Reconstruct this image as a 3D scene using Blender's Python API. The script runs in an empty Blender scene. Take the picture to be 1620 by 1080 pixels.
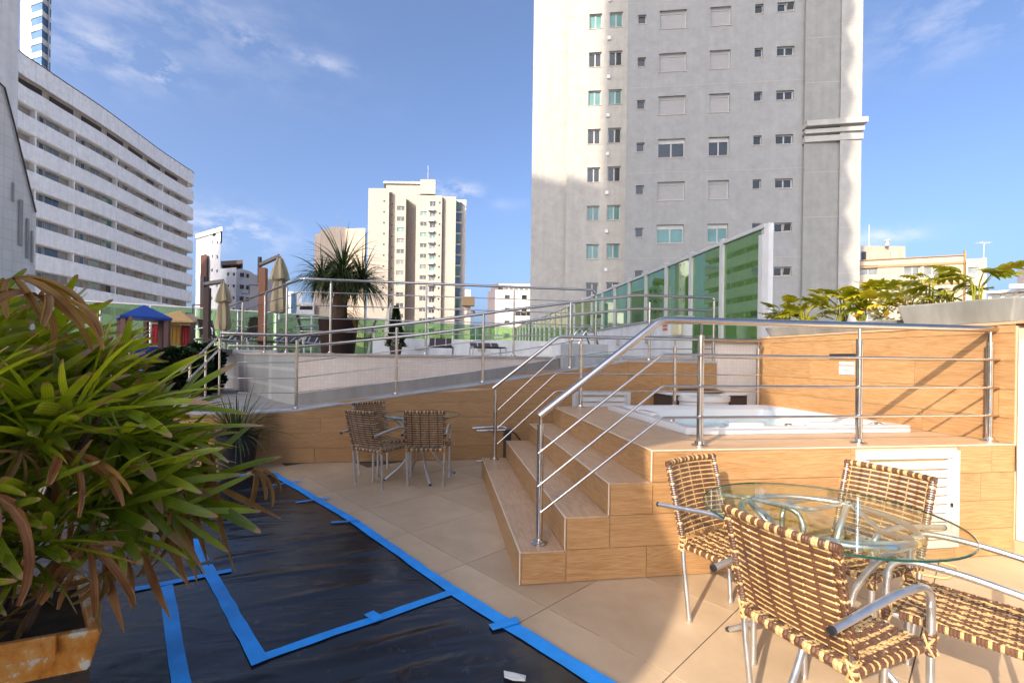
import bpy, bmesh, math, random
from mathutils import Vector, Matrix, noise
random.seed(7)
sc = bpy.context.scene
COL = sc.collection
R = math.radians
# ---------------------------------------------------------------- camera
FPX, CXP, HYP, ROLL, YAW, EYE = 720.0, 810.0, 567.0, 0.014, R(8.69), 1.42
cam_d = bpy.data.cameras.new('camera'); cam = bpy.data.objects.new('camera', cam_d); COL.objects.link(cam)
cam_d.sensor_width = 36; cam_d.lens = FPX / 1620 * 36
cam_d.shift_y = (HYP - 540) / 1620
cam_d.clip_start = 0.05; cam_d.clip_end = 5000
cam.matrix_world = Matrix.Translation((0, 0, EYE)) @ Matrix.Rotation(-YAW, 4, 'Z') @ Matrix.Rotation(R(90), 4, 'X') @ Matrix.Rotation(ROLL, 4, 'Z')
sc.camera = cam
# ---------------------------------------------------------------- light
SUN_AZ, SUN_EL = R(46.6), R(29.3)          # direction the light travels to, measured from +Y to +X
SUN_STRENGTH, SKY_STRENGTH, EXPOSURE = 3.1, 0.15, 1.31
w = bpy.data.worlds.new('World'); sc.world = w; w.use_nodes = True
nt = w.node_tree; nt.nodes.clear()
sky = nt.nodes.new('ShaderNodeTexSky'); sky.sky_type = 'NISHITA'; sky.sun_disc = False
sky.sun_elevation = SUN_EL; sky.sun_rotation = SUN_AZ + math.pi
sky.air_density = 0.65; sky.dust_density = 6; sky.ozone_density = 4.2; sky.altitude = 50
bg = nt.nodes.new('ShaderNodeBackground'); bg.inputs[1].default_value = SKY_STRENGTH
out = nt.nodes.new('ShaderNodeOutputWorld')
tcw = nt.nodes.new('ShaderNodeTexCoord')
def wmath(op, a, b=None):
    n = nt.nodes.new('ShaderNodeMath'); n.operation = op
    for i, x in enumerate((a, b)):
        if x is None: continue
        if isinstance(x, (int, float)): n.inputs[i].default_value = x
        else: nt.links.new(x, n.inputs[i])
    return n.outputs[0]
def ray(u, v):
    dx, dy = u - CXP, v - HYP; c, s = math.cos(ROLL), math.sin(ROLL)
    xr = (dx * c + dy * s) / FPX; up = (dx * s - dy * c) / FPX
    return Vector((xr * math.cos(YAW) + math.sin(YAW), -xr * math.sin(YAW) + math.cos(YAW), up))
wn = nt.nodes.new('ShaderNodeTexNoise'); wn.inputs['Scale'].default_value = 15; wn.inputs['Detail'].default_value = 7; wn.inputs['Roughness'].default_value = .62
wmap = nt.nodes.new('ShaderNodeMapping'); wmap.inputs['Scale'].default_value = (1, 1, 2.2)
nt.links.new(tcw.outputs['Generated'], wmap.inputs[0]); nt.links.new(wmap.outputs[0], wn.inputs[0])
acc = None
for (u, v, su, sv, k) in [(150, 75, .10, .04, .8), (255, 112, .022, .022, 2.2), (395, 62, .045, .02, .9), (500, 95, .06, .014, .8), (365, 362, .09, .035, 1.3),
                          (722, 303, .04, .016, 2.0), (1395, 376, .06, .015, 1.1), (1540, 15, .12, .05, .6), (800, 325, .05, .015, .3), (120, -60, .25, .08, .5), (700, -250, .4, .1, .5)]:
    d = ray(u, v).normalized(); rt = Vector((d.y, -d.x, 0)).normalized(); upv = rt.cross(d)
    dots = []
    for vec, s in ((rt, su), (upv, sv)):
        n = nt.nodes.new('ShaderNodeVectorMath'); n.operation = 'DOT_PRODUCT'; n.inputs[1].default_value = vec
        nt.links.new(tcw.outputs['Generated'], n.inputs[0]); q = wmath('DIVIDE', n.outputs['Value'], s); dots.append(wmath('MULTIPLY', q, q))
    n = nt.nodes.new('ShaderNodeVectorMath'); n.operation = 'DOT_PRODUCT'; n.inputs[1].default_value = d
    nt.links.new(tcw.outputs['Generated'], n.inputs[0])
    g = wmath('EXPONENT', wmath('MULTIPLY', wmath('ADD', *dots), -1.0)); g = wmath('MULTIPLY', g, wmath('GREATER_THAN', n.outputs['Value'], 0))
    g = wmath('MULTIPLY', g, k); acc = g if acc is None else wmath('MAXIMUM', acc, g)
cl = wmath('MULTIPLY', acc, wmath('MAXIMUM', wmath('MULTIPLY', wmath('SUBTRACT', wn.outputs['Fac'], .40), 4.0), 0.0))
cl = wmath('MINIMUM', wmath('MULTIPLY', cl, .42), 0.75)
wmix = nt.nodes.new('ShaderNodeMixRGB'); nt.links.new(cl, wmix.inputs[0]); nt.links.new(sky.outputs[0], wmix.inputs[1]); wmix.inputs[2].default_value = (3.4, 3.25, 3.3, 1)
nt.links.new(wmix.outputs[0], bg.inputs[0]); nt.links.new(bg.outputs[0], out.inputs[0])
sun_d = bpy.data.lights.new('sun', 'SUN'); sun_d.energy = SUN_STRENGTH; sun_d.angle = R(.53); sun_d.color = (1, .88, .71)
sun = bpy.data.objects.new('sun', sun_d); COL.objects.link(sun)
SUN_DIR = Vector((math.sin(SUN_AZ) * math.cos(SUN_EL), math.cos(SUN_AZ) * math.cos(SUN_EL), -math.sin(SUN_EL)))
sun.rotation_euler = SUN_DIR.to_track_quat('-Z', 'Y').to_euler(); sun.location = (-10, -10, 30)
vs = sc.view_settings; vs.view_transform = 'Standard'; vs.look = 'None'; vs.gamma = 1; vs.use_curve_mapping = False; vs.exposure = EXPOSURE
sc.cycles.max_bounces = 8; sc.cycles.transparent_max_bounces = 16

# ---------------------------------------------------------------- survey: photograph bearings to places in the world
def P(u, v, d): r = ray(u, v); return Vector((r.x * d, r.y * d, EYE + r.z * d))
def G(u, v, z=0): r = ray(u, v); t = (z - EYE) / r.z; return Vector((r.x * t, r.y * t, z))
def PX(u, v, X): r = ray(u, v); t = X / r.x; return Vector((X, r.y * t, EYE + r.z * t))
def PY(u, v, Y): r = ray(u, v); t = Y / r.y; return Vector((r.x * t, Y, EYE + r.z * t))

# ---------------------------------------------------------------- helpers
def root_loc(o):
    while o.parent: o = o.parent
    return Vector(o.location)
class MB:
    def __init__(s): s.v = []; s.f = []; s.m = []; s.mi = 0; s.att = []
    def add(s, vs_, fs_):
        b = len(s.v); s.v += [tuple(p) for p in vs_]
        for f in fs_: s.f.append(tuple(b + i for i in f)); s.m.append(s.mi)
        return s
    def box(s, x0, x1, y0, y1, z0, z1):
        return s.add([(x0, y0, z0), (x1, y0, z0), (x1, y1, z0), (x0, y1, z0), (x0, y0, z1), (x1, y0, z1), (x1, y1, z1), (x0, y1, z1)],
                     [(3, 2, 1, 0), (4, 5, 6, 7), (0, 1, 5, 4), (1, 2, 6, 5), (2, 3, 7, 6), (3, 0, 4, 7)])
    def obox(s, c, ax, ay, az):   # centre and half-axis vectors
        c, ax, ay, az = Vector(c), Vector(ax), Vector(ay), Vector(az); vv = []
        for k in (-1, 1):
            for a, b in ((-1, -1), (1, -1), (1, 1), (-1, 1)): vv.append(c + ax * a + ay * b + az * k)
        return s.add(vv, [(3, 2, 1, 0), (4, 5, 6, 7), (0, 1, 5, 4), (1, 2, 6, 5), (2, 3, 7, 6), (3, 0, 4, 7)])
    def prism(s, poly, z0, z1):
        n = len(poly); zt = z1 if isinstance(z1, (list, tuple)) else [z1] * n; zb = z0 if isinstance(z0, (list, tuple)) else [z0] * n
        return s.add([(p[0], p[1], zb[i]) for i, p in enumerate(poly)] + [(p[0], p[1], zt[i]) for i, p in enumerate(poly)],
                     [tuple(range(n - 1, -1, -1)), tuple(range(n, 2 * n))] + [(i, (i + 1) % n, n + (i + 1) % n, n + i) for i in range(n)])
    def prism_y(s, poly, y0, y1):   # poly in (x,z), extruded along y
        n = len(poly)
        return s.add([(p[0], y0, p[1]) for p in poly] + [(p[0], y1, p[1]) for p in poly],
                     [tuple(range(n)), tuple(range(2 * n - 1, n - 1, -1))] + [(i, n + i, n + (i + 1) % n, (i + 1) % n) for i in range(n)])
    def tube(s, pts, r, seg=8, cap=True, flat=None):
        pts = [Vector(p) for p in pts]; n = len(pts); rr = r if isinstance(r, (list, tuple)) else [r] * n
        rings = []; up0 = None
        for i, p in enumerate(pts):
            t = (pts[min(i + 1, n - 1)] - pts[max(i - 1, 0)]).normalized()
            if up0 is None:
                up0 = Vector((0, 0, 1)) if abs(t.z) < .9 else Vector((1, 0, 0))
            a = t.cross(up0); a.normalize(); b = a.cross(t); up0 = b
            k = 1.0
            if 0 < i < n - 1:
                c = (pts[i] - pts[i - 1]).normalized().dot((pts[i + 1] - pts[i]).normalized()); k = 1 / max(.5, math.sqrt(max(.01, (1 + c) / 2)))
            rings.append([p + (a * math.cos(q) * (rr[i] * k) + b * math.sin(q) * (rr[i] if flat is None else flat)) for q in [2 * math.pi * (j + .5) / seg for j in range(seg)]])
        fs_ = []
        for i in range(n - 1):
            for j in range(seg): fs_.append((i * seg + j, i * seg + (j + 1) % seg, (i + 1) * seg + (j + 1) % seg, (i + 1) * seg + j))
        if cap: fs_ += [tuple(range(seg - 1, -1, -1)), tuple(range((n - 1) * seg, n * seg))]
        return s.add([p for q in rings for p in q], fs_)
    def lathe(s, c, prof, seg=20):   # prof: (r, z)
        c = Vector(c); n = len(prof); vv = []
        for (r, z) in prof:
            for j in range(seg): a = 2 * math.pi * j / seg; vv.append((c.x + r * math.cos(a), c.y + r * math.sin(a), c.z + z))
        fs_ = [(i * seg + j, i * seg + (j + 1) % seg, (i + 1) * seg + (j + 1) % seg, (i + 1) * seg + j) for i in range(n - 1) for j in range(seg)]
        fs_ += [tuple(range(seg - 1, -1, -1)), tuple(range((n - 1) * seg, n * seg))]
        return s.add(vv, fs_)
    def mesh(s, name, mats, off=Vector((0, 0, 0)), smooth=False):
        me = bpy.data.meshes.new(name); o = off
        me.from_pydata([(p[0] - o.x, p[1] - o.y, p[2] - o.z) for p in s.v], [], s.f)
        for m in (mats if isinstance(mats, (list, tuple)) else [mats]): me.materials.append(m)
        me.polygons.foreach_set('material_index', s.m)
        if smooth:
            me.polygons.foreach_set('use_smooth', [True] * len(s.f))
            try: me.set_sharp_from_angle(angle=R(40))
            except Exception: pass
        if s.att and len(s.att) == len(s.v):
            for i_, nm in ((0, 'across'), (1, 'along')): at_ = me.attributes.new(nm, 'FLOAT', 'POINT'); at_.data.foreach_set('value', [q[i_] for q in s.att])
        me.update(); return me
    def build(s, name, mats, parent=None, smooth=False, bevel=0):
        off = root_loc(parent) if parent else Vector((0, 0, 0))
        o = bpy.data.objects.new(name, s.mesh(name, mats, off, smooth)); COL.objects.link(o)
        if parent: o.parent = parent
        if bevel:
            b = o.modifiers.new('bevel', 'BEVEL'); b.width = bevel; b.segments = 2; b.limit_method = 'ANGLE'
        return o
def thing(name, label, cat, loc=(0, 0, 0), group=None, rz=0):
    o = bpy.data.objects.new(name, None); COL.objects.link(o); o.location = loc; o.rotation_euler = (0, 0, rz); o.empty_display_size = .1
    return tag(o, label, cat, group)
def tag(o, label, cat, group=None):
    o['label'] = label; o['category'] = cat
    if group: o['group'] = group
    return o
def struct(o): o['kind'] = 'structure'; return o
def stuff(o): o['kind'] = 'stuff'; return o
def put(me, name, parent, loc, rz=0):
    o = bpy.data.objects.new(name, me); COL.objects.link(o); o.parent = parent
    r = parent
    while r.parent: r = r.parent
    base = Vector(loc) - Vector(r.location)
    o.location = base; o.rotation_euler = (0, 0, rz); return o
def copy_thing(o, label, loc, rz):
    c = o.copy(); COL.objects.link(c); c.location = loc; c.rotation_euler = (0, 0, rz); c['label'] = label
    for ch in list(o.children):
        k = ch.copy(); COL.objects.link(k); k.parent = c
        for g in list(ch.children):
            q = g.copy(); COL.objects.link(q); q.parent = k
    return c

# ---------------------------------------------------------------- materials
def nodes(name):
    m = bpy.data.materials.new(name); m.use_nodes = True; t = m.node_tree
    return m, t, t.nodes['Principled BSDF']
def N(t, typ, **kw):
    n = t.nodes.new(typ)
    for k, v in kw.items():
        if k in n.inputs: n.inputs[k].default_value = v
        else: setattr(n, k, v)
    return n
def ramp(t, fac, stops):
    r = N(t, 'ShaderNodeValToRGB'); e = r.color_ramp.elements
    while len(e) < len(stops): e.new(.5)
    for i, (p, c) in enumerate(stops): e[i].position = p; e[i].color = (*c, 1)
    t.links.new(fac, r.inputs[0]); return r.outputs[0]
def mixc(t, a, b, fac, mode='MIX'):
    n = N(t, 'ShaderNodeMixRGB', blend_type=mode)
    for i, x in ((0, fac), (1, a), (2, b)):
        if isinstance(x, (int, float)): n.inputs[i].default_value = x
        elif isinstance(x, tuple): n.inputs[i].default_value = (*x, 1)
        else: t.links.new(x, n.inputs[i])
    return n.outputs[0]
def coords(t, scale=(1, 1, 1), rand=0.0, kind='Object'):
    tc = N(t, 'ShaderNodeTexCoord'); mp = N(t, 'ShaderNodeMapping'); mp.inputs['Scale'].default_value = scale
    t.links.new(tc.outputs[kind], mp.inputs[0])
    if rand:
        oi = N(t, 'ShaderNodeObjectInfo'); mu = N(t, 'ShaderNodeMath', operation='MULTIPLY'); mu.inputs[1].default_value = rand; t.links.new(oi.outputs['Random'], mu.inputs[0])
        ad = N(t, 'ShaderNodeVectorMath', operation='ADD'); t.links.new(mp.outputs[0], ad.inputs[0]); t.links.new(mu.outputs[0], ad.inputs[1]); return ad.outputs[0]
    return mp.outputs[0]
def noise_(t, vec, scale, detail=4, rough=.55, dist=0):
    n = N(t, 'ShaderNodeTexNoise'); n.inputs['Scale'].default_value = scale; n.inputs['Detail'].default_value = detail; n.inputs['Roughness'].default_value = rough; n.inputs['Distortion'].default_value = dist
    t.links.new(vec, n.inputs[0]); return n.outputs['Fac']
def bump(t, b, h, strength=.2, dist=.01):
    n = N(t, 'ShaderNodeBump'); n.inputs['Strength'].default_value = strength; n.inputs['Distance'].default_value = dist; t.links.new(h, n.inputs['Height']); t.links.new(n.outputs[0], b.inputs['Normal'])
def plain(name, col, rough=.6, metal=0, var=.12, scale=3, bstr=0, bscale=60, spec=.5, streak=False):
    m, t, b = nodes(name); v = coords(t, (1, 1, .12) if streak else (1, 1, 1), 20)
    f = noise_(t, v, scale, 6, .62)
    c = ramp(t, f, [(.25, tuple(x * (1 - var) for x in col)), (.75, tuple(min(1, x * (1 + var)) for x in col))])
    t.links.new(c, b.inputs['Base Color']); b.inputs['Roughness'].default_value = rough; b.inputs['Metallic'].default_value = metal; b.inputs['Specular IOR Level'].default_value = spec
    if bstr: bump(t, b, noise_(t, coords(t), bscale, 4), bstr, .004)
    return m
def wood_tile(name, along, cols, rough=.42):
    m, t, b = nodes(name)
    st = {'x': (1, 9, 9), 'y': (9, 1, 9), 'z': (9, 9, 1)}[along]
    v = coords(t, st, 37.0)
    big = noise_(t, v, .55, 3, .5, .6)
    rings = N(t, 'ShaderNodeMath', operation='MULTIPLY'); t.links.new(big, rings.inputs[0]); rings.inputs[1].default_value = 16
    fr = N(t, 'ShaderNodeMath', operation='FRACT'); t.links.new(rings.outputs[0], fr.inputs[0])
    pp = N(t, 'ShaderNodeMath', operation='PINGPONG'); t.links.new(fr.outputs[0], pp.inputs[0]); pp.inputs[1].default_value = .5
    fine = noise_(t, coords(t, tuple(3 * q if q > 1 else 1.4 for q in st), 11), 6, 8, .7)
    a = N(t, 'ShaderNodeMath', operation='MULTIPLY_ADD'); t.links.new(pp.outputs[0], a.inputs[0]); a.inputs[1].default_value = .27; t.links.new(fine, a.inputs[2])
    pk = noise_(t, coords(t, (1, 1, 1), 9), 2.2, 3)
    a2 = N(t, 'ShaderNodeMath', operation='MULTIPLY_ADD'); t.links.new(pk, a2.inputs[0]); a2.inputs[1].default_value = .2; t.links.new(a.outputs[0], a2.inputs[2])
    c = ramp(t, a2.outputs[0], [(.36, cols[0]), (.64, cols[1]), (.95, cols[2])])
    oi = N(t, 'ShaderNodeObjectInfo'); hsv = N(t, 'ShaderNodeHueSaturation'); mr = N(t, 'ShaderNodeMapRange'); t.links.new(oi.outputs['Random'], mr.inputs[0]); mr.inputs[3].default_value = .94; mr.inputs[4].default_value = 1.07
    t.links.new(c, hsv.inputs['Color']); t.links.new(mr.outputs[0], hsv.inputs['Value'])
    t.links.new(hsv.outputs[0], b.inputs['Base Color']); b.inputs['Roughness'].default_value = rough; b.inputs['Specular IOR Level'].default_value = .35
    bump(t, b, a.outputs[0], .12, .004); return m
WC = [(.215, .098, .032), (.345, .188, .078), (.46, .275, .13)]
WC_SKYLIT = [(.26, .15, .08), (.42, .26, .145), (.54, .36, .22)]  # oak tile again, paler: sky light on upward faces put into the colour
wood_x = wood_tile('oak_tile_x', 'x', WC); wood_y = wood_tile('oak_tile_y', 'y', WC); skylit_y = wood_tile('oak_skylit_y', 'y', WC_SKYLIT); skylit_x = wood_tile('oak_skylit_x', 'x', WC_SKYLIT)
def steel(name, rough=.16, col=(.62, .59, .56)):
    m, t, b = nodes(name); b.inputs['Metallic'].default_value = 1; f = noise_(t, coords(t, (1, 1, 1)), 14, 4)
    t.links.new(ramp(t, f, [(.3, tuple(x * .9 for x in col)), (.7, col)]), b.inputs['Base Color'])
    mr = N(t, 'ShaderNodeMapRange'); t.links.new(f, mr.inputs[0]); mr.inputs[3].default_value = rough * .7; mr.inputs[4].default_value = rough * 1.6; t.links.new(mr.outputs[0], b.inputs['Roughness']); return m
stainless = steel('stainless_steel', .15, (.60, .545, .49)); aluminium = steel('aluminium', .38, (.66, .66, .66))
grout_dark = plain('grout', (.09, .07, .05), .9); grout_pale = plain('pale_grout', (.56, .42, .27), .9)
def floor_mat():
    m, t, b = nodes('porcelain_tile'); v = coords(t, (1, 1, 1), 13)
    f = noise_(t, v, 2.2, 8, .62, .4); g = noise_(t, coords(t), .9, 5, .6)
    c = ramp(t, f, [(.3, (.455, .325, .20)), (.55, (.515, .372, .236)), (.75, (.57, .415, .27))])
    st = ramp(t, g, [(.35, (.78, .76, .74)), (.62, (1, 1, 1))]); c = mixc(t, c, st, 1.0, 'MULTIPLY'); oi = N(t, 'ShaderNodeObjectInfo'); hs = N(t, 'ShaderNodeHueSaturation'); mr0 = N(t, 'ShaderNodeMapRange'); t.links.new(oi.outputs['Random'], mr0.inputs[0]); mr0.inputs[3].default_value = .92; mr0.inputs[4].default_value = 1.06; t.links.new(mr0.outputs[0], hs.inputs['Value']); t.links.new(c, hs.inputs['Color']); c = hs.outputs[0]
    t.links.new(c, b.inputs['Base Color'])
    mr = N(t, 'ShaderNodeMapRange'); t.links.new(g, mr.inputs[0]); mr.inputs[3].default_value = .38; mr.inputs[4].default_value = .6; t.links.new(mr.outputs[0], b.inputs['Roughness'])
    b.inputs['Specular IOR Level'].default_value = .35; bump(t, b, f, .06, .003); return m
porcelain = floor_mat()
def concrete(name, col, streaks=.25, rough=.85):
    m, t, b = nodes(name); f = noise_(t, coords(t, (1, 1, 1)), 1.7, 9, .68); s = noise_(t, coords(t, (3, 3, .1)), 1.3, 5, .6)
    c = ramp(t, f, [(.3, tuple(x * .85 for x in col)), (.7, tuple(x * 1.08 for x in col))])
    s2 = ramp(t, s, [(.35, (1 - streaks,) * 3), (.6, (1, 1, 1))]); t.links.new(mixc(t, c, s2, 1.0, 'MULTIPLY'), b.inputs['Base Color']); b.inputs['Roughness'].default_value = rough
    bump(t, b, noise_(t, coords(t), 40, 5), .1, .004); return m
def mosaic(name, col, joint, size=.1, squash=1.0):
    m, t, b = nodes(name); tc = N(t, 'ShaderNodeTexCoord'); sp = N(t, 'ShaderNodeSeparateXYZ'); t.links.new(tc.outputs['Object'], sp.inputs[0])
    ad = N(t, 'ShaderNodeMath', operation='ADD'); t.links.new(sp.outputs[0], ad.inputs[0]); t.links.new(sp.outputs[1], ad.inputs[1])
    cb = N(t, 'ShaderNodeCombineXYZ'); t.links.new(ad.outputs[0], cb.inputs[0]); t.links.new(sp.outputs[2], cb.inputs[1])
    br = N(t, 'ShaderNodeTexBrick'); br.offset = 0; t.links.new(cb.outputs[0], br.inputs[0])
    br.inputs['Color1'].default_value = (*col, 1); br.inputs['Color2'].default_value = (*[x * .93 for x in col], 1); br.inputs['Mortar'].default_value = (*joint, 1)
    br.inputs['Scale'].default_value = 1; br.inputs['Mortar Size'].default_value = size * .05; br.inputs['Brick Width'].default_value = size; br.inputs['Row Height'].default_value = size * squash; br.inputs['Mortar Smooth'].default_value = .3
    d = noise_(t, coords(t, (1, 1, .3)), 1.5, 6); dd = ramp(t, d, [(.3, (.84, .82, .79)), (.65, (1, 1, 1))])
    t.links.new(mixc(t, br.outputs[0], dd, 1.0, 'MULTIPLY'), b.inputs['Base Color']); b.inputs['Roughness'].default_value = .35; bump(t, b, br.outputs['Fac'], -.2, .003); return m
white_mosaic = mosaic('white_mosaic', (.74, .62, .52), (.60, .50, .42), .055)
grey_large_tile = mosaic('grey_large_tile', (.36, .36, .33), (.48, .47, .44), .6, .5)
facade_white = concrete('painted_facade', (.66, .65, .63), .10); facade_grey = concrete('grey_render', (.47, .465, .45), .10); facade_cream = concrete('cream_render', (.68, .60, .50), .12)
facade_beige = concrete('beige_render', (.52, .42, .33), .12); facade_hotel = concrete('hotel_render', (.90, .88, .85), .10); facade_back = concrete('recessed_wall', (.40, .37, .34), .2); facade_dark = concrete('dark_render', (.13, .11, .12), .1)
facade_bluegrey = concrete('bluegrey_render', (.74, .73, .73), .1); cement = concrete('raw_cement', (.25, .245, .22), .3); cap_grey = concrete('grey_cap', (.40, .41, .41), .15); ramp_floor_m = concrete('ramp_concrete', (.30, .27, .24), .2)
white_gloss = plain('white_acrylic', (.50, .495, .48), .14, var=.02, spec=.6); white_paint = plain('white_paint', (.50, .49, .47), .4, var=.05); white_tile = plain('white_glazed_tile', (.72, .66, .55), .22, var=.06)
brown_dark = plain('dark_brown', (.045, .025, .018), .55, var=.2); black_plastic = plain('black_plastic', (.018, .018, .02), .4); rubber = plain('black_rubber', (.02, .02, .02), .8)
dark_glass = None
def glass(name, tint, refl=.5, rough=.02, body=None, bodyfac=0.0):
    m, t, b = nodes(name); t.nodes.remove(b); o = t.nodes['Material Output']
    tr = N(t, 'ShaderNodeBsdfTransparent'); tr.inputs[0].default_value = (*tint, 1); gl = N(t, 'ShaderNodeBsdfGlossy'); gl.inputs['Roughness'].default_value = rough; gl.inputs[0].default_value = (.95, 1, .96, 1)
    base = tr.outputs[0]
    if body:
        df = N(t, 'ShaderNodeBsdfDiffuse'); df.inputs[0].default_value = (*body, 1); mx0 = N(t, 'ShaderNodeMixShader'); mx0.inputs[0].default_value = bodyfac; t.links.new(tr.outputs[0], mx0.inputs[1]); t.links.new(df.outputs[0], mx0.inputs[2]); base = mx0.outputs[0]
    lw = N(t, 'ShaderNodeLayerWeight'); lw.inputs[0].default_value = .5; pw5 = N(t, 'ShaderNodeMath', operation='POWER'); t.links.new(lw.outputs['Facing'], pw5.inputs[0]); pw5.inputs[1].default_value = 5; mu = N(t, 'ShaderNodeMath', operation='MULTIPLY_ADD'); t.links.new(pw5.outputs[0], mu.inputs[0]); mu.inputs[1].default_value = .9; mu.inputs[2].default_value = refl * .1; mu.use_clamp = True
    mx = N(t, 'ShaderNodeMixShader'); t.links.new(mu.outputs[0], mx.inputs[0]); t.links.new(base, mx.inputs[1]); t.links.new(gl.outputs[0], mx.inputs[2]); t.links.new(mx.outputs[0], o.inputs[0]); return m
green_glass = glass('green_glass', (.48, .68, .34), 1.8, .015, (.06, .18, .05), .18); table_glass = glass('table_glass', (.93, .97, .94), .25); glass_edge = plain('glass_edge', (.01, .05, .035), .1, spec=.8)
pale_green_glass = glass('pale_green_glass', (.55, .75, .48), 1.2, .02, (.30, .42, .22), .16)
win_dark = plain('dark_window_glass', (.02, .025, .028), .08, var=.3, scale=.8, spec=.8); win_teal = plain('teal_window_glass', (.085, .20, .18), .1, var=.35, scale=.6, spec=.8); win_blue = plain('blue_window_glass', (.05, .12, .22), .08, var=.3, scale=.4, spec=.9); win_pale = plain('pale_curtain_window', (.17, .18, .175), .15, var=.45, scale=.8)
shutter_m = plain('white_roller_shutter', (.32, .31, .295), .55, var=.05)
frame_brown = plain('stained_sill', (.40, .34, .29), .8); frame_white = plain('window_frame_white', (.40, .39, .37), .5)

# ================================================================ GROUND AND TERRACES
m_city = plain('city_ground', (.30, .28, .255), .9, var=.3, scale=.05)
struct(MB().add([(-2500, -2500, -16), (2500, -2500, -16), (2500, 2500, -16), (-2500, 2500, -16)], [(0, 1, 2, 3)]).build('ground', m_city))
struct(MB().box(-22, 12, -1.5, 40, -15.9, -.02).build('podium', facade_grey))
YF, YBK, XW, ZD = 2.807, 6.37, 4.26, .832        # deck front wall, ramp wall, right wall, deck height
# patio floor: porcelain tiles on a grout bed
patio = struct(MB().box(-9, XW + .3, -1.4, YBK + .2, -.018, -.006).build('patio_floor', grout_dark))
ax = Vector((.574, -.819)); ay = Vector((.819, .574)); o0 = Vector((.18, 3.155)); S = .75; gp = .003
tile_me = MB(); tile_me.obox((S / 2, S / 2, -.006), (S / 2 - gp, 0, 0), (0, S / 2 - gp, 0), (0, 0, .006)); tile_me = tile_me.mesh('floor_tile', porcelain)
rz_t = math.atan2(ax.y, ax.x)
for i in range(-8, 9):
    for j in range(-9, 9):
        c = o0 + ax * (i * S) + ay * (j * S); cc = c + (ax + ay) * S / 2
        if not (-4.5 < cc.x < XW + .2 and .1 < cc.y < YBK + .1) or (cc.x - cc.y * -.9 < -1.2 and cc.y < 1): continue
        if (cc.x > 1.0 and cc.y > YF + .6): continue
        put(tile_me, 'floor_tile', patio, (c.x, c.y, -.0 + random.uniform(-.0006, 0)), rz_t)
struct(MB().box(-20, -4.9, 6.6, 38, -.3, -.003).build('playground_floor', cement))

# black plastic sheet held down with blue tape
def sheet_mat():
    m, t, b = nodes('black_polythene'); v = coords(t, (1, 1, 1)); f = noise_(t, v, 1.3, 7, .6); d = noise_(t, v, 9, 8, .75)
    c = ramp(t, f, [(.3, (.007, .007, .008)), (.7, (.014, .013, .016))]); dust = ramp(t, d, [(.58, (0, 0, 0)), (.78, (.06, .06, .065))]); t.links.new(mixc(t, c, dust, 1.0, 'ADD'), b.inputs['Base Color'])
    b.inputs['Roughness'].default_value = .22; b.inputs['Specular IOR Level'].default_value = .33
    tc = coords(t, (1, 1, 1)); mp = N(t, 'ShaderNodeMapping'); mp.inputs['Rotation'].default_value = (0, 0, R(-28)); mp.inputs['Scale'].default_value = (1.0, 3.6, 1); t.links.new(tc, mp.inputs[0])
    n1 = noise_(t, mp.outputs[0], 1.5, 2.5, .5, .9); a = N(t, 'ShaderNodeMath', operation='MULTIPLY_ADD'); t.links.new(n1, a.inputs[0]); a.inputs[1].default_value = 2.2; t.links.new(noise_(t, v, 5, 2, .45), a.inputs[2]); bump(t, b, a.outputs[0], .17, .03); return m
E1 = Vector((-2.026, 5.891)); E2 = Vector((.707, 1.916)); dE = (E2 - E1).normalized(); nE = Vector((dE.y, -dE.x)); nE = -nE if nE.x > 0 else nE
mb = MB(); NS, NW = 260, 100; L_ = 7.4
for i in range(NS + 1):
    for j in range(NW + 1):
        s_, t_ = i / NS * L_, j / NW * 3.0
        p = E1 + dE * s_ + nE * t_
        e = min(1, t_ * 6, s_ * 6)
        wr = noise.noise(Vector((p.x * 1.2, p.y * 1.2, 0))) * .006 + max(0, noise.noise(Vector(((-p.x * .25 + p.y * .97) * 9, (p.x * .97 + p.y * .25) * 1.1, 3))) - .18) * .10 * (1.5 if s_ > 4.2 else .3)
        mb.v.append((p.x, p.y, .005 + e * (.004 + max(-.003, wr))))
for i in range(NS):
    for j in range(NW):
        a = i * (NW + 1) + j; mb.f.append((a, a + 1, a + NW + 2, a + NW + 1)); mb.m.append(0)
sheet = thing('plastic_sheet', 'black plastic sheet spread over the patio floor and held with blue tape', 'plastic sheet', (-1, 3, 0))
mb.build('sheet', sheet_mat(), sheet, True)
tape_m = plain('blue_masking_tape', (.006, .26, .72), .55, var=.28, scale=5, bstr=.6, bscale=38)
def tape(p, q, wd=.072, z=.0125, n=None):
    p, q = Vector((p[0], p[1])), Vector((q[0], q[1])); d = q - p; L = d.length; d.normalize(); pr = Vector((d.y, -d.x)); n = n or max(2, int(L / .12)); m_ = MB(); rr = random.random() * 50
    for i in range(n + 1):
        c = p + d * (L * i / n); k = pr * (wd / 2 * (1 + .16 * noise.noise(Vector((rr, i * .8, 0))))); o = pr * (.006 * noise.noise(Vector((rr, i * .4, 9))))
        h = z + .0025 * noise.noise(Vector((rr, i * .9, 4)))
        m_.v += [(*(c + o - k), h), (*(c + o), h + .0008), (*(c + o + k), h)]
    for i in range(n):
        a = 3 * i
        for k in (0, 1): m_.f.append((a + k, a + k + 1, a + k + 4, a + k + 3)); m_.m.append(0)
    return m_.build('tape_strip', tape_m, sheet, True)
g2 = lambda u, v: G(u, v).xy
tape(g2(428, 748), g2(566, 829)); tape(g2(560, 826), g2(722, 940), z=.0135); tape(g2(716, 936), g2(1010, 1118), .085)
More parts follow.
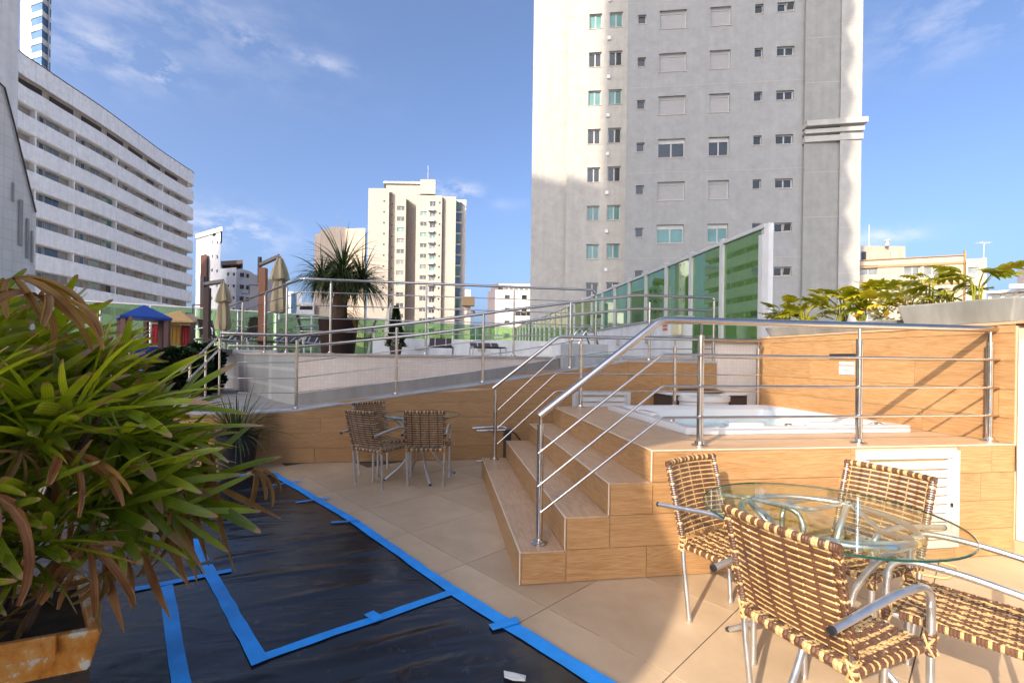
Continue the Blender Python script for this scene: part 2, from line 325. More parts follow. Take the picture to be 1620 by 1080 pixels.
tape(g2(440, 750), g2(325, 757), .08, .0135)
tape(g2(724, 936), g2(400, 1049), .062, .0145); tape(g2(412, 1052), g2(328, 900), .07, .0155); tape(g2(334, 912), g2(268, 786), .07, .0145)
tape(g2(366, 905), g2(205, 937), .055, .0165); tape(g2(263, 930), g2(290, 1100), .068, .0175)
for (a, b_, c, d) in ((431, 769, 479, 762), (468, 797, 521, 789), (524, 829, 568, 826), (584, 973, 600, 985), (776, 997, 820, 985), (1130, 1060, 1160, 1050), (452, 822, 470, 818)):
    if a < 1000 and a != 452: tape(g2(a, b_), g2(c, d), .035 if a < 560 else .06, .0185, 3)

# ================================================================ DECK WITH STEPS
def planks_rows(parent, edges, rows, fixed, axis, sgn, mat, L=1.2, th=.012, gap=.0018, name='plank_tile', top=None, start=0.0, hole=None):
    """clad a vertical plane: along-range edges, row z list; axis 'x' -> plane at y=fixed facing -y(sgn=-1)"""
    a0, a1 = edges
    for k in range(len(rows) - 1):
        z0, z1 = rows[k] + gap, rows[k + 1] - gap
        x = a0 - ((start + k * .47) % 1) * L
        while x < a1 - .001:
            p, q = max(x, a0), min(x + L, a1); x += L
            if q - p < .02: continue
            p += gap; q -= gap
            segs = [(p, q, z0, z1)]
            if hole and z1 > hole[2] and z0 < hole[3] and q > hole[0] and p < hole[1]:
                segs = []
                if p < hole[0]: segs.append((p, hole[0], z0, z1))
                if q > hole[1]: segs.append((hole[1], q, z0, z1))
                if z1 > hole[3] + .02: segs.append((max(p, hole[0]), min(q, hole[1]), max(z0, hole[3]), z1))
                if z0 < hole[2] - .02: segs.append((max(p, hole[0]), min(q, hole[1]), z0, min(z1, hole[2])))
            for (p_, q_, b0, b1) in segs:
                if top:
                    t0, t1 = top(p_), top(q_)
                    if max(t0, t1) <= b0 + .01: continue
                    poly = [(p_, b0), (q_, b0), (q_, max(b0 + .002, min(b1, t1))), (p_, max(b0 + .002, min(b1, t0)))]
                    MB().prism_y(poly, fixed - th, fixed).build(name, mat, parent); continue
                m_ = MB()
                if axis == 'x': m_.box(p_, q_, fixed - th, fixed, b0, b1)
                else: m_.box(fixed - th, fixed, p_, q_, b0, b1)
                m_.build(name, mat, parent)
def planks_flat(parent, x0, x1, y0, y1, z, along, mat, wid=.2, L=1.2, th=.012, gap=.0015, hole=None, start=0, name='plank_tile'):
    a0, a1, b0, b1 = (x0, x1, y0, y1) if along == 'x' else (y0, y1, x0, x1)
    nrow = max(1, round((b1 - b0) / wid)); wd = (b1 - b0) / nrow
    for k in range(nrow):
        c0, c1 = b0 + k * wd + gap, b0 + (k + 1) * wd - gap; x = a0 - ((start + k * .41) % 1) * L
        while x < a1 - .001:
            p, q = max(x, a0) + gap, min(x + L, a1) - gap; x += L
            if q - p < .02: continue
            bx = (p, q, c0, c1) if along == 'x' else (c0, c1, p, q)
            if hole and bx[0] > hole[0] and bx[1] < hole[1] and bx[2] > hole[2] and bx[3] < hole[3]: continue
            MB().box(bx[0], bx[1], bx[2], bx[3], z - th, z).build(name, mat, parent)
YS = 5.52                                  # back end of deck and steps
deck = thing('spa_deck', 'raised oak look tiled deck with four steps around the white spa tub', 'deck', (2.5, 4, 0))
SX = [.494 + .2885 * k for k in range(4)]; SX[3] = 1.362; SH = [.208, .416, .624, ZD]
TH = .012
core = MB()
for k in range(4):
    core.box(SX[k] + TH, (SX[k + 1] + TH if k < 3 else XW), YF + TH, YS, 0 if k == 3 else 0, SH[k] - TH)
# the tub well is left open: the deck core is built around it
TX0, TX1, TY0, TY1 = 1.925, 4.02, 3.36, 5.13
core = MB()
for k in range(3): core.box(SX[k] + TH, SX[k + 1] + TH, YF + TH, YS, .002, SH[k] - TH)
core.box(SX[3] + TH, TX0 + .05, YF + TH, YS, .002, ZD - TH); core.box(TX0 + .05, XW, YF + TH, TY0 + .05, .002, ZD - TH); core.box(TX0 + .05, XW, TY1 - .05, YS, .002, ZD - TH); core.box(TX1 - .05, XW, TY0 + .05, TY1 - .05, .002, ZD - TH)
core.build('deck_core', grout_pale, deck)
for k in range(4):      # risers and treads
    planks_rows(deck, (YF, YS), [(SH[k - 1] if k else 0), SH[k] - TH], SX[k] + TH, 'y', -1, wood_y, start=.35 * k, name='riser_tile')
    if k < 3: planks_flat(deck, SX[k], SX[k + 1], YF, YS, SH[k], 'y', skylit_y, wid=.4, start=.23 + .3 * k, name='tread_tile')
for k in range(4):      # front face below each step
    xe_ = SX[k + 1] if k < 3 else XW; x1 = XW
    if k < 3: planks_rows(deck, (xe_ + TH + .001, x1), [(SH[k - 1] if k else .004), SH[k]], YF + TH, 'x', -1, wood_x, start=(.55, .3, .85)[k], hole=(2.89, 3.76, .085, .80), name='front_tile')
    planks_rows(deck, (SX[k] + TH + .001, xe_ + TH), [(SH[k - 1] if k else .004), SH[k] - TH], YF + TH, 'x', -1, wood_x, start=(.32, .05, .6, .77)[k], hole=(2.89, 3.76, .085, .80), name='front_tile')
planks_flat(deck, SX[3], XW, YF, YF + .17, ZD, 'x', skylit_x, wid=.17, start=.2, name='deck_tile')
planks_flat(deck, SX[3], XW, YF + .17, TY0 + .03, ZD, 'x', skylit_x, wid=.2, start=.6, name='deck_tile')
planks_flat(deck, SX[3], TX0 + .02, TY0 + .03, YS, ZD, 'y', skylit_y, wid=.2, start=.1, name='deck_tile')
planks_flat(deck, TX1 - .02, XW, TY0 + .03, YS, ZD, 'y', skylit_y, wid=.2, start=.5, name='deck_tile')
planks_flat(deck, TX0 + .02, TX1 - .02, TY1 - .02, YS, ZD, 'x', skylit_x, wid=.2, start=.4, name='deck_tile')
nosing_m = plain('tile_edge', (.62, .50, .37), .5)
for k in range(4):
    MB().box(SX[k] - .0015, SX[k] + .006, YF - .0012, YS, SH[k] - .005, SH[k] + .0012).build('nosing', nosing_m, deck)
    MB().box(SX[k] - .0012, SX[k] + .005, YF - .0014, YF + .005, (SH[k - 1] + .0015 if k else .004), SH[k] - .0055).build('corner_trim', nosing_m, deck)
MB().box(SX[3] + .007, XW - .002, YF - .0016, YF + .005, ZD - .005, ZD + .0012).build('nosing', nosing_m, deck)
# spa tub
def aqua():
    m, t, b = nodes('spa_water'); b.inputs['Base Color'].default_value = (.42, .66, .64, 1); b.inputs['Roughness'].default_value = .05; b.inputs['Specular IOR Level'].default_value = .6
    f = noise_(t, coords(t), 5, 5); t.links.new(ramp(t, f, [(.3, (.36, .60, .59)), (.7, (.50, .70, .67))]), b.inputs['Base Color']); bump(t, b, f, .1, .02); return m
tub = thing('spa_tub', 'white acrylic spa tub with pale water set into the deck', 'hot tub', (2.9, 4.2, ZD))
def rrect(x0, x1, y0, y1, r, n=5):
    pts = []
    for (cx, cy, a) in ((x1 - r, y1 - r, 0), (x0 + r, y1 - r, 90), (x0 + r, y0 + r, 180), (x1 - r, y0 + r, 270)):
        for i in range(n + 1): q = R(a + 90 * i / n); pts.append((cx + r * math.cos(q), cy + r * math.sin(q)))
    return pts
loops = []
for (ins, r, z) in ((0, .03, ZD + .003), (0, .03, ZD + .05), (.006, .03, ZD + .058), (.05, .05, ZD + .062), (.11, .09, ZD + .056), (.16, .14, ZD + .02), (.20, .2, ZD - .14), (.30, .28, ZD - .42), (.5, .3, ZD - .5)):
    loops.append([(x, y, z) for (x, y) in rrect(TX0 + ins, TX1 - ins, TY0 + ins, TY1 - ins, r)])
mb = MB(); nl = len(loops[0])
for l in loops: mb.v += l
for k in range(len(loops) - 1):
    for i in range(nl): mb.f.append((k * nl + i, k * nl + (i + 1) % nl, (k + 1) * nl + (i + 1) % nl, (k + 1) * nl + i)); mb.m.append(0)
mb.f.append(tuple((len(loops) - 1) * nl + i for i in range(nl))); mb.m.append(0)
mb.build('shell', white_gloss, tub, True)
MB().add([(x, y, ZD - .055) for (x, y) in rrect(TX0 + .18, TX1 - .18, TY0 + .18, TY1 - .18, .18)], [tuple(range(nl))]).build('water', aqua(), tub)
# head rests and jets on the rim
for (x, y, a) in ((3.25, 3.47, 0), (2.5, 3.47, 0), (2.05, 4.3, 90)):
    m_ = MB(); m_.obox((x, y, ZD + .065), (.16, 0, 0) if a == 0 else (0, .16, 0), (0, .045, 0) if a == 0 else (.045, 0, 0), (0, 0, .015)); m_.build('headrest', white_gloss, tub, True, .012)
for (x, y) in ((2.9, 3.45), (2.03, 3.8), (3.8, 3.47)): MB().lathe((x, y, ZD + .055), [(.03, 0), (.03, .012), (.02, .018)], 12).build('control_knob', stainless, tub, True)
# louvred access door in the deck front
def louvre(name, label, x0, x1, z0, z1, y, n):
    t_ = thing(name, label, 'louvred door', ((x0 + x1) / 2, y, z0)); f = .055
    m_ = MB(); m_.box(x0, x0 + f, y - .03, y + .005, z0, z1); m_.box(x1 - f, x1, y - .03, y + .005, z0, z1); m_.box(x0 + f, x1 - f, y - .03, y + .005, z1 - f, z1); m_.box(x0 + f, x1 - f, y - .03, y + .005, z0, z0 + f); m_.build('frame', white_paint, t_, bevel=.004)
    m_ = MB(); i_ = f + .012; g_ = .035; m_.box(x0 + f + .006, x0 + f + g_, y - .022, y + .005, z0 + f + .006, z1 - f - .006); m_.box(x1 - f - g_, x1 - f - .006, y - .022, y + .005, z0 + f + .006, z1 - f - .006); m_.build('leaf_stile', white_paint, t_)
    a, b_ = z0 + f + .01, z1 - f - .01; st = (b_ - a) / n
    for k in range(n):
        zc = a + st * (k + .5)
        MB().obox(((x0 + x1) / 2, y - .006, zc), ((x1 - x0) / 2 - f - g_, 0, 0), (0, -.016, -st * .45), (0, .003, .003)).build('slat', white_paint, t_)
    MB().box(x0 + f, x1 - f, y + .022, y + .03, a, b_).build('shade_backing', brown_dark, t_)  # dark sheet whose colour stands in for the shadow lines between slats
    MB().lathe((x1 - f - .02, y - .035, z0 + .3), [(.008, 0), (.008, .025)], 8).build('latch', black_plastic, t_)
    return t_
louvre('louvred_door', 'white louvred access door in the sunlit deck front, behind the wicker chair', 2.90, 3.75, .09, .795, YF + .012, 9)

# ================================================================ RIGHT WALL, PLANTERS
rw = thing('tiled_wall', 'oak look tiled wall along the right side of the spa deck', 'wall', (XW, 4, 0))
RWY0, RWY1, RWZ = 2.83, 5.58, 1.74
def rwtop(y): return 1.715 + (y - RWY0) * .012
MB().box(XW, XW + .25, YF, RWY1, .002, RWZ - .02).build('wall_core', grout_pale, rw)
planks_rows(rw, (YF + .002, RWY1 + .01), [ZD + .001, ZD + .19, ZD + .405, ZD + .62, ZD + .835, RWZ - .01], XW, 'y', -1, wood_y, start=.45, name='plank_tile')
MB().box(XW - .02, XW + .26, YF - .005, RWY1 + .02, RWZ - .008, RWZ + .012).build('coping', skylit_y, rw)
MB().box(XW, XW + .25, RWY1 + .0105, RWY1 + .022, ZD, RWZ - .01).build('end_tile', wood_x, rw)
# white glazed tile wall towards the camera
wt = thing('glazed_wall', 'white glazed tile wall at the right edge beside the deck front', 'wall', (XW, 2.2, 0))
MB().box(XW + .012, XW + .25, 1.5, YF - .006, .002, 1.70).build('wall_core', grout_pale, wt)
tme = MB().box(0, .011, .0015, .1135, .0015, .1135).mesh('glazed_tile', white_tile)
for i in range(11):
    for j in range(14):
        y = YF - .012 - .115 * (i + 1); z = .12 + .115 * j
        if z + .115 < 1.73: put(tme, 'glazed_tile', wt, (XW + .001, y, z))
MB().box(XW - .004, XW + .012, 1.5, YF - .006, .003, .115).build('skirting', porcelain, wt)
MB().box(XW - .015, XW + .26, 1.5, YF - .006, 1.735, 1.755).build('coping', skylit_y, wt)
def planter_box(label, y0, y1, z0, za, zb, x0=XW + .06, wd=.75):
    o = thing('concrete_planter', label, 'planter', (x0 + wd / 2, (y0 + y1) / 2, z0), 'concrete planters on the right wall')
    m_ = MB(); fl = .05; t_ = .05
    b = [(x0 + fl, y0 + fl), (x0 + wd - fl, y0 + fl), (x0 + wd - fl, y1 - fl), (x0 + fl, y1 - fl)]; tp = [(x0, y0), (x0 + wd, y0), (x0 + wd, y1), (x0, y1)]
    ti = [(x0 + t_, y0 + t_), (x0 + wd - t_, y0 + t_), (x0 + wd - t_, y1 - t_), (x0 + t_, y1 - t_)]; zt = [za, za, zb, zb]
    vv = [(*p, z0) for p in b] + [(*p, zt[i]) for i, p in enumerate(tp)] + [(*p, zt[i]) for i, p in enumerate(ti)] + [(*p, zt[i] - .06) for i, p in enumerate(ti)]
    m_.add(vv, [(3, 2, 1, 0)] + [(i, (i + 1) % 4, 4 + (i + 1) % 4, 4 + i) for i in range(4)] + [(4 + i, 4 + (i + 1) % 4, 8 + (i + 1) % 4, 8 + i) for i in range(4)] + [(8 + i, 8 + (i + 1) % 4, 12 + (i + 1) % 4, 12 + i) for i in range(4)])
    m_.build('box', cement, o, bevel=.012)
    MB().prism(ti, z0 + .02, [z - .05 for z in zt]).build('soil', soil, o); return o
soil = plain('soil', (.06, .04, .025), .95, var=.4, scale=20, bstr=.6, bscale=30)
planter_box('bigger grey concrete planter on the wall top near the right edge', 2.86, 3.78, 1.757, 1.95, 1.975)
planter_box('long low grey concrete planter on the wall top, farther from the camera', 3.90, 5.60, 1.757, 1.86, 1.885)
sg = thing('depth_sign', 'small white depth sign with red lettering on the right wall', 'sign', (XW - .014, 4.24, 1.37))
MB().box(XW - .017, XW - .0125, 4.15, 4.335, 1.30, 1.435).build('sign_plate', white_paint, sg)
def text_mesh(s, size, loc, rot, mat, name, parent):
    c = bpy.data.curves.new('lettering', 'FONT'); c.body = s; c.size = size; c.align_x = 'CENTER'; c.extrude = .0006
    o = bpy.data.objects.new('tmp', c); COL.objects.link(o); dg = bpy.context.evaluated_depsgraph_get(); me = bpy.data.meshes.new_from_object(o.evaluated_get(dg)); bpy.data.objects.remove(o)
    me.materials.clear(); me.materials.append(mat); q = bpy.data.objects.new(name, me); COL.objects.link(q); q.parent = parent; q.location = Vector(loc) - root_loc(parent); q.rotation_euler = rot; return q
red_ink = plain('red_ink', (.55, .05, .02), .6); grey_ink = plain('grey_ink', (.12, .12, .12), .6)
text_mesh('PROFUNDIDADE', .0245, (XW - .018, 4.243, 1.388), (R(90), 0, R(-90)), red_ink, 'lettering', sg)
text_mesh('1 METRO', .023, (XW - .018, 4.243, 1.335), (R(90), 0, R(-90)), grey_ink, 'lettering', sg)
lm = thing('wall_lamp', 'slim dark wall lamp above the depth sign', 'lamp', (XW - .012, 4.24, 1.5))
MB().box(XW - .055, XW - .012, 4.05, 4.42, 1.495, 1.52).build('housing', black_plastic, lm); MB().box(XW - .045, XW - .012, 4.06, 4.41, 1.488, 1.494).build('diffuser', frame_brown, lm)

# ================================================================ RAMP WALL, RAMP, UPPER TERRACE
kb = YBK / 6.22
TOPL = [(-4.6, .655), (-2.55, .668), (-1.9, .70), (-.6, .895), (.575, 1.055), (1.83, 1.262), (2.705, 1.40)]
TOPL = [(x, EYE + (z - EYE) * kb) for (x, z) in TOPL]
def rtop(x):
    for (a, za), (b, zb) in zip(TOPL, TOPL[1:]):
        if x <= b: return za + (zb - za) * (x - a) / (b - a)
    return TOPL[-1][1]
bw = thing('ramp_wall', 'oak look tiled wall rising below the ramp at the back of the patio', 'wall', (0, YBK, 0))
xs = [a for a, _ in TOPL]
for (a, za), (b, zb) in zip(TOPL, TOPL[1:]): MB().prism_y([(a, .002), (b, .002), (b, zb - .004), (a, za - .004)], YBK + .0005, YBK + .16).build('wall_core', grout_pale, bw)
ZR = EYE + (1.40 - EYE) * kb
planks_rows(bw, (-4.6, TOPL[-1][0]), [.004] + [.2 * k for k in range(1, 9)], YBK, 'x', -1, wood_x, start=.55, top=lambda x: rtop(x) - .003, hole=(1.86, 2.74, .35, .965))
MB().box(TOPL[-1][0], 4.12, YBK + .0005, YBK + .16, .002, ZR - .004).build('wall_core', grout_pale, bw)
planks_rows(bw, (TOPL[-1][0] + .001, 4.12), [.004] + [.2 * k for k in range(1, 7)] + [ZR - .003], YBK, 'x', -1, wood_x, start=.2)
MB().box(2.70, 4.13, YBK - .02, YBK + .16, ZR, ZR + .02).build('coping', cap_grey, bw)
for (a, za), (b, zb) in zip(TOPL[:-1], TOPL[1:]): MB().prism_y([(a, za), (b, zb), (b, zb + .022), (a, za + .022)], YBK - .02, YBK + .26).build('coping', cap_grey, bw)
louvre('louvred_door', 'white louvred vent door low in the ramp wall behind the deck', 1.86, 2.74, .36, .96, YBK - .002, 6)
YI = 7.45; ZT = 1.455                        # inner wall of ramp and upper terrace level
rampf = struct(MB().prism_y([(-9, -.1), (4.2, -.1), (4.2, ZR - .05), (2.7, ZR - .05), (1.83, rtop(1.83) + .0), (.575, rtop(.575)), (-.6, rtop(-.6)), (-1.9, rtop(-1.9)), (-2.6, rtop(-2.6) - .01), (-9, .62)], YBK + .265, YI + 4.2).build('ramp', ramp_floor_m))
tl = Vector((-2.24, YI)); dl = (P(173, 558, 10) - Vector((0, 0, EYE))).xy.normalized(); t2_ = tl + dl * 7.2
iw = thing('ramp_inner_wall', 'white mosaic retaining wall along the inner side of the ramp', 'wall', (0, YI, 0))
MB().box(tl.x, 6.2, YI, YI + .2, 0, ZT - .03).build('wall_face', white_mosaic, iw)
pr = Vector((-dl.y, dl.x)); pr = pr if pr.dot(Vector((0, 1))) > 0 else -pr
q2 = tl + Vector((0.0, .2)); MB().prism([tl, (tl.x, tl.y + .2), t2_ + pr * .2, t2_][::-1], 0, ZT - .031).build('wall_return', grey_large_tile, iw)
sk = [(-2.24, rtop(-2.2)), (-.6, rtop(-.6)), (.575, rtop(.575)), (1.83, rtop(1.83)), (2.7, ZR - .05)]
for (a, za), (b, zb) in zip(sk, sk[1:]): MB().prism_y([(a, za - .1), (b, zb - .1), (b, zb + .16), (a, za + .16)], YI - .015, YI - .001).build('skirting', ramp_floor_m, iw)
MB().box(tl.x, 6.2, YI - .03, YI + .24, ZT - .029, ZT + .006).build('coping', frame_brown, iw)
MB().prism([tl + Vector((.0, -.03)), (tl.x, tl.y + .24), t2_ + pr * .24, t2_ - pr * .03][::-1], ZT - .0295, ZT + .005).build('coping', frame_brown, iw)
ut_poly = [(tl.x, YI + .24), (6.2, YI + .24), (6.2, 36), (-16, 36), (t2_.x + pr.x * .24, t2_.y + pr.y * .24)]
struct(MB().prism(ut_poly, .05, ZT - .002).build('upper_terrace_floor', cement))
# white mosaic wall behind the deck, right of the oak box
mw = thing('mosaic_wall', 'white mosaic wall between the oak box and the right wall', 'wall', (4.6, YBK + .2, 0))
MB().box(4.1215, 6.2, YBK + .17, YBK + .35, 0, 1.72).build('wall_face', white_mosaic, mw); MB().box(4.05, 6.2, YBK + .10, YBK + .38, 1.722, 1.75).build('coping', skylit_x, mw)
# grey bench with cushion at the top of the ramp
bn = thing('bench', 'low grey bench with a striped cushion at the top of the ramp', 'bench', (2.45, YBK + .65, ZR))
MB().box(2.0, 2.70, YBK + .35, YBK + .95, 1.24, ZR + .06).build('seat', cap_grey, bn); MB().box(1.95, 2.75, YBK + .955, YBK + 1.03, 1.24, ZR + .28).build('backrest', facade_grey, bn); MB().box(2.70, 2.76, YBK + .35, YBK + .95, 1.24, ZR + .12).build('armrest', facade_grey, bn)
m_, t_, b_ = nodes('striped_fabric'); wv = N(t_, 'ShaderNodeTexWave'); wv.inputs['Scale'].default_value = 14; t_.links.new(coords(t_), wv.inputs[0]); t_.links.new(ramp(t_, wv.outputs['Fac'], [(.35, (.55, .52, .45)), (.6, (.25, .42, .38))]), b_.inputs['Base Color']); striped = m_
cu = MB().lathe((2.45, YBK + .7, ZR + .085), [(.02, -.04), (.2, -.02), (.22, .02), (.18, .05), (.02, .06)], 16).build('cushion', striped, None, True); tag(cu, 'striped cushion lying on the low grey bench', 'cushion')

# ---------------------------------------------------------------- railings
def smooth_path(pts, r=.05, n=4):
    pts = [Vector(p) for p in pts]; o = [pts[0]]
    for a, b, c in zip(pts, pts[1:], pts[2:]):
        k = min(r, (a - b).length / 2, (c - b).length / 2); p, q = b + (a - b).normalized() * k, b + (c - b).normalized() * k
        for i in range(n + 1): t = i / n; o.append(p * (1 - t) ** 2 + b * 2 * t * (1 - t) + q * t * t)
    return o + [pts[-1]]
def post(parent, base, ztop, zrail, r=.0225, thin=.010):
    x, y, z = base; m_ = MB(); m_.tube([(x, y, z + .004), (x, y, ztop)], r, 12)
    m_.build('post', stainless, parent, True)
    if zrail > ztop: MB().tube([(x, y, ztop - .01), (x, y, zrail - .005)], thin, 8).build('post_stem', stainless, parent, True)
    MB().lathe((x, y, z + .001), [(.055, 0), (.055, .008), (r + .012, .014), (r + .010, .03)], 16).build('flange', stainless, parent, True)
def rail(parent, pts, r, name='crossbar', bend=.03): MB().tube(smooth_path(pts, bend, 3), r, 10).build(name, stainless, parent, True)
YR = 2.93
fr = thing('deck_railing', 'stainless steel railing along the front of the spa deck with sloped stair end', 'railing', (2.5, YR, ZD))
post(fr, (1.776, YR, ZD), 1.60, 1.70); post(fr, (3.04, YR, ZD), 1.60, 1.70); post(fr, (4.20, YR, ZD), 1.60, 1.70); post(fr, (.645, YR, .208), .99, 1.05)
rail(fr, [(.635, YR, 1.045), (1.478, YR, 1.70), (4.255, YR, 1.70)], .0255, 'handrail', .05)
for k, (zz, ze) in enumerate(((1.463, .805), (1.247, .59), (1.033, .42))): rail(fr, [(.625 + .02 * (k == 2), YR - .028, ze), (1.478, YR - .028, zz), (4.29, YR - .028, zz)], .009)
YR2 = 5.42
br_ = thing('deck_railing', 'stainless steel railing along the back of the spa deck', 'railing', (2.5, YR2, ZD))
for x in (1.69, 2.93, 4.10): post(br_, (x, YR2, ZD), 1.60, 1.70)
post(br_, (.635, YR2, .208), .99, 1.05)
rail(br_, [(.60, YR2, 1.06), (1.40, YR2, 1.70), (4.15, YR2, 1.70), (4.17, YR2 + .05, 1.60)], .021, 'handrail', .05)
for zz, ze in ((1.463, .805), (1.247, .59), (1.033, .40)): rail(br_, [(.66, YR2 - .028, ze), (1.37, YR2 - .028, zz), (4.14, YR2 - .028, zz)], .008)
YRR = YBK + .11
rr_ = thing('ramp_railing', 'stainless steel double railing rising along the ramp above the oak wall', 'railing', (0, YRR, .7))
f_ = lambda u, v: PY(u, v, YRR)
for (u, v, bz) in ((470, 538, None), (628, 518, None), (765, 496, None), (903, 478, None)):
    p = f_(u, v); post(rr_, (p.x, YRR, rtop(p.x) + .02), p.z, p.z, .021)
p = f_(1028, 478); post(rr_, (p.x, YRR, ZR + .018), p.z, p.z, .019)
pe = f_(1132, 476)
rail(rr_, [f_(350, 527), f_(469, 531), f_(660, 510), f_(810, 490), f_(905, 478), f_(1008, 467), f_(1127, 471), (f_(1127, 471).x + .03, YRR, f_(1127, 471).z - .03), (f_(1127, 471).x + .03, YRR, ZR)], .0215, 'handrail', .05)
rail(rr_, [f_(362, 547), f_(467, 549), f_(660, 530), f_(810, 511), f_(905, 498), f_(1008, 488), f_(1127, 491)], .019, 'handrail', .03)
for (vs5) in ((573, 573, 551, 533, 519, 511, 513), (598, 598, 575, 556, 540, 532, 532), (621, 621, 599, 579, 563, 552, 552)):
    rail(rr_, [f_(u, v) + Vector((0, -.024, 0)) for u, v in zip((378, 467, 660, 810, 905, 1008, 1127), vs5)], .007)
YTR = YI + .12
tr = thing('terrace_railing', 'stainless steel railing on the edge of the upper terrace, above the white mosaic wall', 'railing', (0, YTR, ZT))
ZRT = ZT + 1.17; dl3 = Vector((dl.x, dl.y, 0)); c0 = Vector((tl.x + .03, YTR, 0))
tp = lambda z: [c0 + dl3 * 6.6 + Vector((0, 0, z)), c0 + Vector((0, 0, z)), Vector((PY(938, 466, YTR).x, YTR, z))]
xe = PY(938, 466, YTR).x
rail(tr, [c0 + dl3 * 6.6 + Vector((0, 0, ZRT)), c0 + Vector((0, 0, ZRT)), (xe, YTR, ZRT), (xe + .06, YTR, ZRT - .08), (xe + .06, YTR, ZT)], .021, 'handrail', .06)
for k in range(1, 5): rail(tr, tp(ZRT - .205 * k), .0085)
for u in (523, 674, 813): x = PY(u, 500, YTR).x; post(tr, (x, YTR, ZT + .006), ZRT - .06, ZRT, .018)
for s_ in (.75, 2.2, 4.2, 6.3): p = c0 + dl3 * s_; post(tr, (p.x, p.y, ZT + .006), ZRT - .06, ZRT, .018)
# stair railing going down on the far left
a_ = P(352, 527, 8.2); b1 = P(287, 588, 6.9); a2 = P(352, 547, 8.2); b2 = P(297, 602, 6.9)
sr = thing('stair_railing', 'stainless steel double handrail sloping down behind the palm leaves', 'railing', (b1.x, b1.y, 0))
rail(sr, [b1, a_], .02, 'handrail'); rail(sr, [b2, a2], .018, 'handrail')
for s_ in (.18, .55, .92):
    p = b1.lerp(a_, s_); MB().tube([(p.x, p.y, 0), (p.x, p.y, p.z)], .018, 8).build('post', stainless, sr, True)
# chrome pool ladder lying at the back of the steps
pl = thing('pool_ladder', 'chrome pool ladder tubes lying on the floor behind the steps', 'pool handrail', (.6, 5.95, 0))
Yp = 5.9
MB().tube(smooth_path([PY(747, 677, Yp), PY(795, 674, Yp), PY(812, 681, Yp), PY(826, 700, Yp + .1), (PY(826, 700, Yp).x, Yp + .1, .02)], .08), .018, 10).build('tube', stainless, pl, True)
MB().tube([PY(754, 681, Yp - .12), PY(805, 680, Yp - .12)], .018, 10).build('tube', stainless, pl, True)
MB().tube([PY(754, 729, Yp + .1), PY(775, 728, Yp + .1)], .018, 10).build('tube', stainless, pl, True)
MB().box(PY(797, 690, Yp).x, PY(806, 690, Yp).x, Yp - .16, Yp + .06, PY(800, 700, Yp).z - .3, PY(800, 676, Yp).z).build('clamp', black_plastic, pl, bevel=.01)
# round filter housing behind the deck
hx = thing('filter_housing', 'round white spa filter housing with dark lid on a dark cabinet behind the tub', 'spa cabinet', (3.5, 5.95, ZD - .3))
MB().box(3.03, 4.15, 5.7, 6.2, .3, .955).build('cabinet', brown_dark, hx)
MB().prism(rrect(2.99, 4.2, 5.66, 6.25, .12), .957, .995).build('top', white_gloss, hx, True, .008)
MB().lathe((3.5, 5.78, .62), [(.36, 0), (.36, .26), (.38, .27), (.38, .33), (.35, .345)], 28).build('drum', white_gloss, hx, True)
MB().lathe((3.6, 5.92, .996), [(.31, 0), (.31, .014), (.24, .028), (.05, .034)], 28).build('lid', black_plastic, hx, True)
# ================================================================ GREEN GLASS FENCES AND POOL WALL
XFN = 5.0; ZFT = 3.56
gf = thing('glass_fence', 'tall green glass fence with white posts receding along the right of the terrace', 'fence', (XFN, 12, ZT))
def fy(u): r = ray(u, 420); return XFN * r.y / r.x
pyL = [fy(1207)] ; stp = (fy(1143) - fy(1207)) * .98
pyL = [pyL[0] + stp * i for i in range(25)]
pm = MB().box(-.05, .05, -.045, .045, 0, ZFT - ZT - .03).mesh('post', white_paint)
for i, y in enumerate(pyL): put(pm, 'post', gf, (XFN, y, ZT + (.1 if i else -.1)))
gm_ = MB().box(-.006, .006, .05, stp - .05, .12, ZFT - ZT - .03).mesh('pane', green_glass)
for y in pyL[:-1]: put(gm_, 'pane', gf, (XFN, y, ZT))
MB().box(XFN - .045, XFN + .045, pyL[0] - .08, pyL[-1] + .05, ZFT - .03, ZFT + .03).build('top_rail', white_paint, gf)
pier = thing('wall_pier', 'white pier at the near end of the green glass fence', 'pier', (XFN, 6.4, 0)); MB().box(XFN - .03, XFN + .05, pyL[0] - .16, pyL[0] - .05, 0, ZFT + .02).build('shaft', facade_white, pier)
bf = thing('glass_fence', 'low pale green glass fence along the far edge of the upper terrace', 'fence', (-3, 29, ZT))
b0, b1_ = Vector((XFN, 30.5)), Vector((-15.5, 20.5)); nb = 14
for i in range(nb):
    a, b_ = b0.lerp(b1_, i / nb), b0.lerp(b1_, (i + 1) / nb); d = (b_ - a).normalized(); n_ = Vector((-d.y, d.x)) * .008
    pa, pb = a + d * .04, b_ - d * .04
    MB().prism([pa - n_, pb - n_, pb + n_, pa + n_], ZT + .1, 3.48).build('pane', pale_green_glass, bf)
    MB().tube([(a.x, a.y, ZT), (a.x, a.y, 3.52)], .03, 6).build('post', white_paint, bf)
MB().tube([(b0.x, b0.y, 3.52), (b1_.x, b1_.y, 3.52)], .03, 6).build('top_rail', white_paint, bf)
pw = thing('pool_wall', 'low white wall of the raised pool on the upper terrace', 'wall', (4.2, 12, ZT))
MB().box(4.25, 4.55, 7.8, 18, ZT - .3, 2.22).build('side_wall', facade_white, pw); MB().box(-2.6, 4.249, 17.7, 18, ZT - .1, 2.13).build('front_wall', facade_white, pw)
MB().box(4.22, 4.58, 7.78, 18.02, 2.222, 2.25).build('coping', cap_grey, pw)
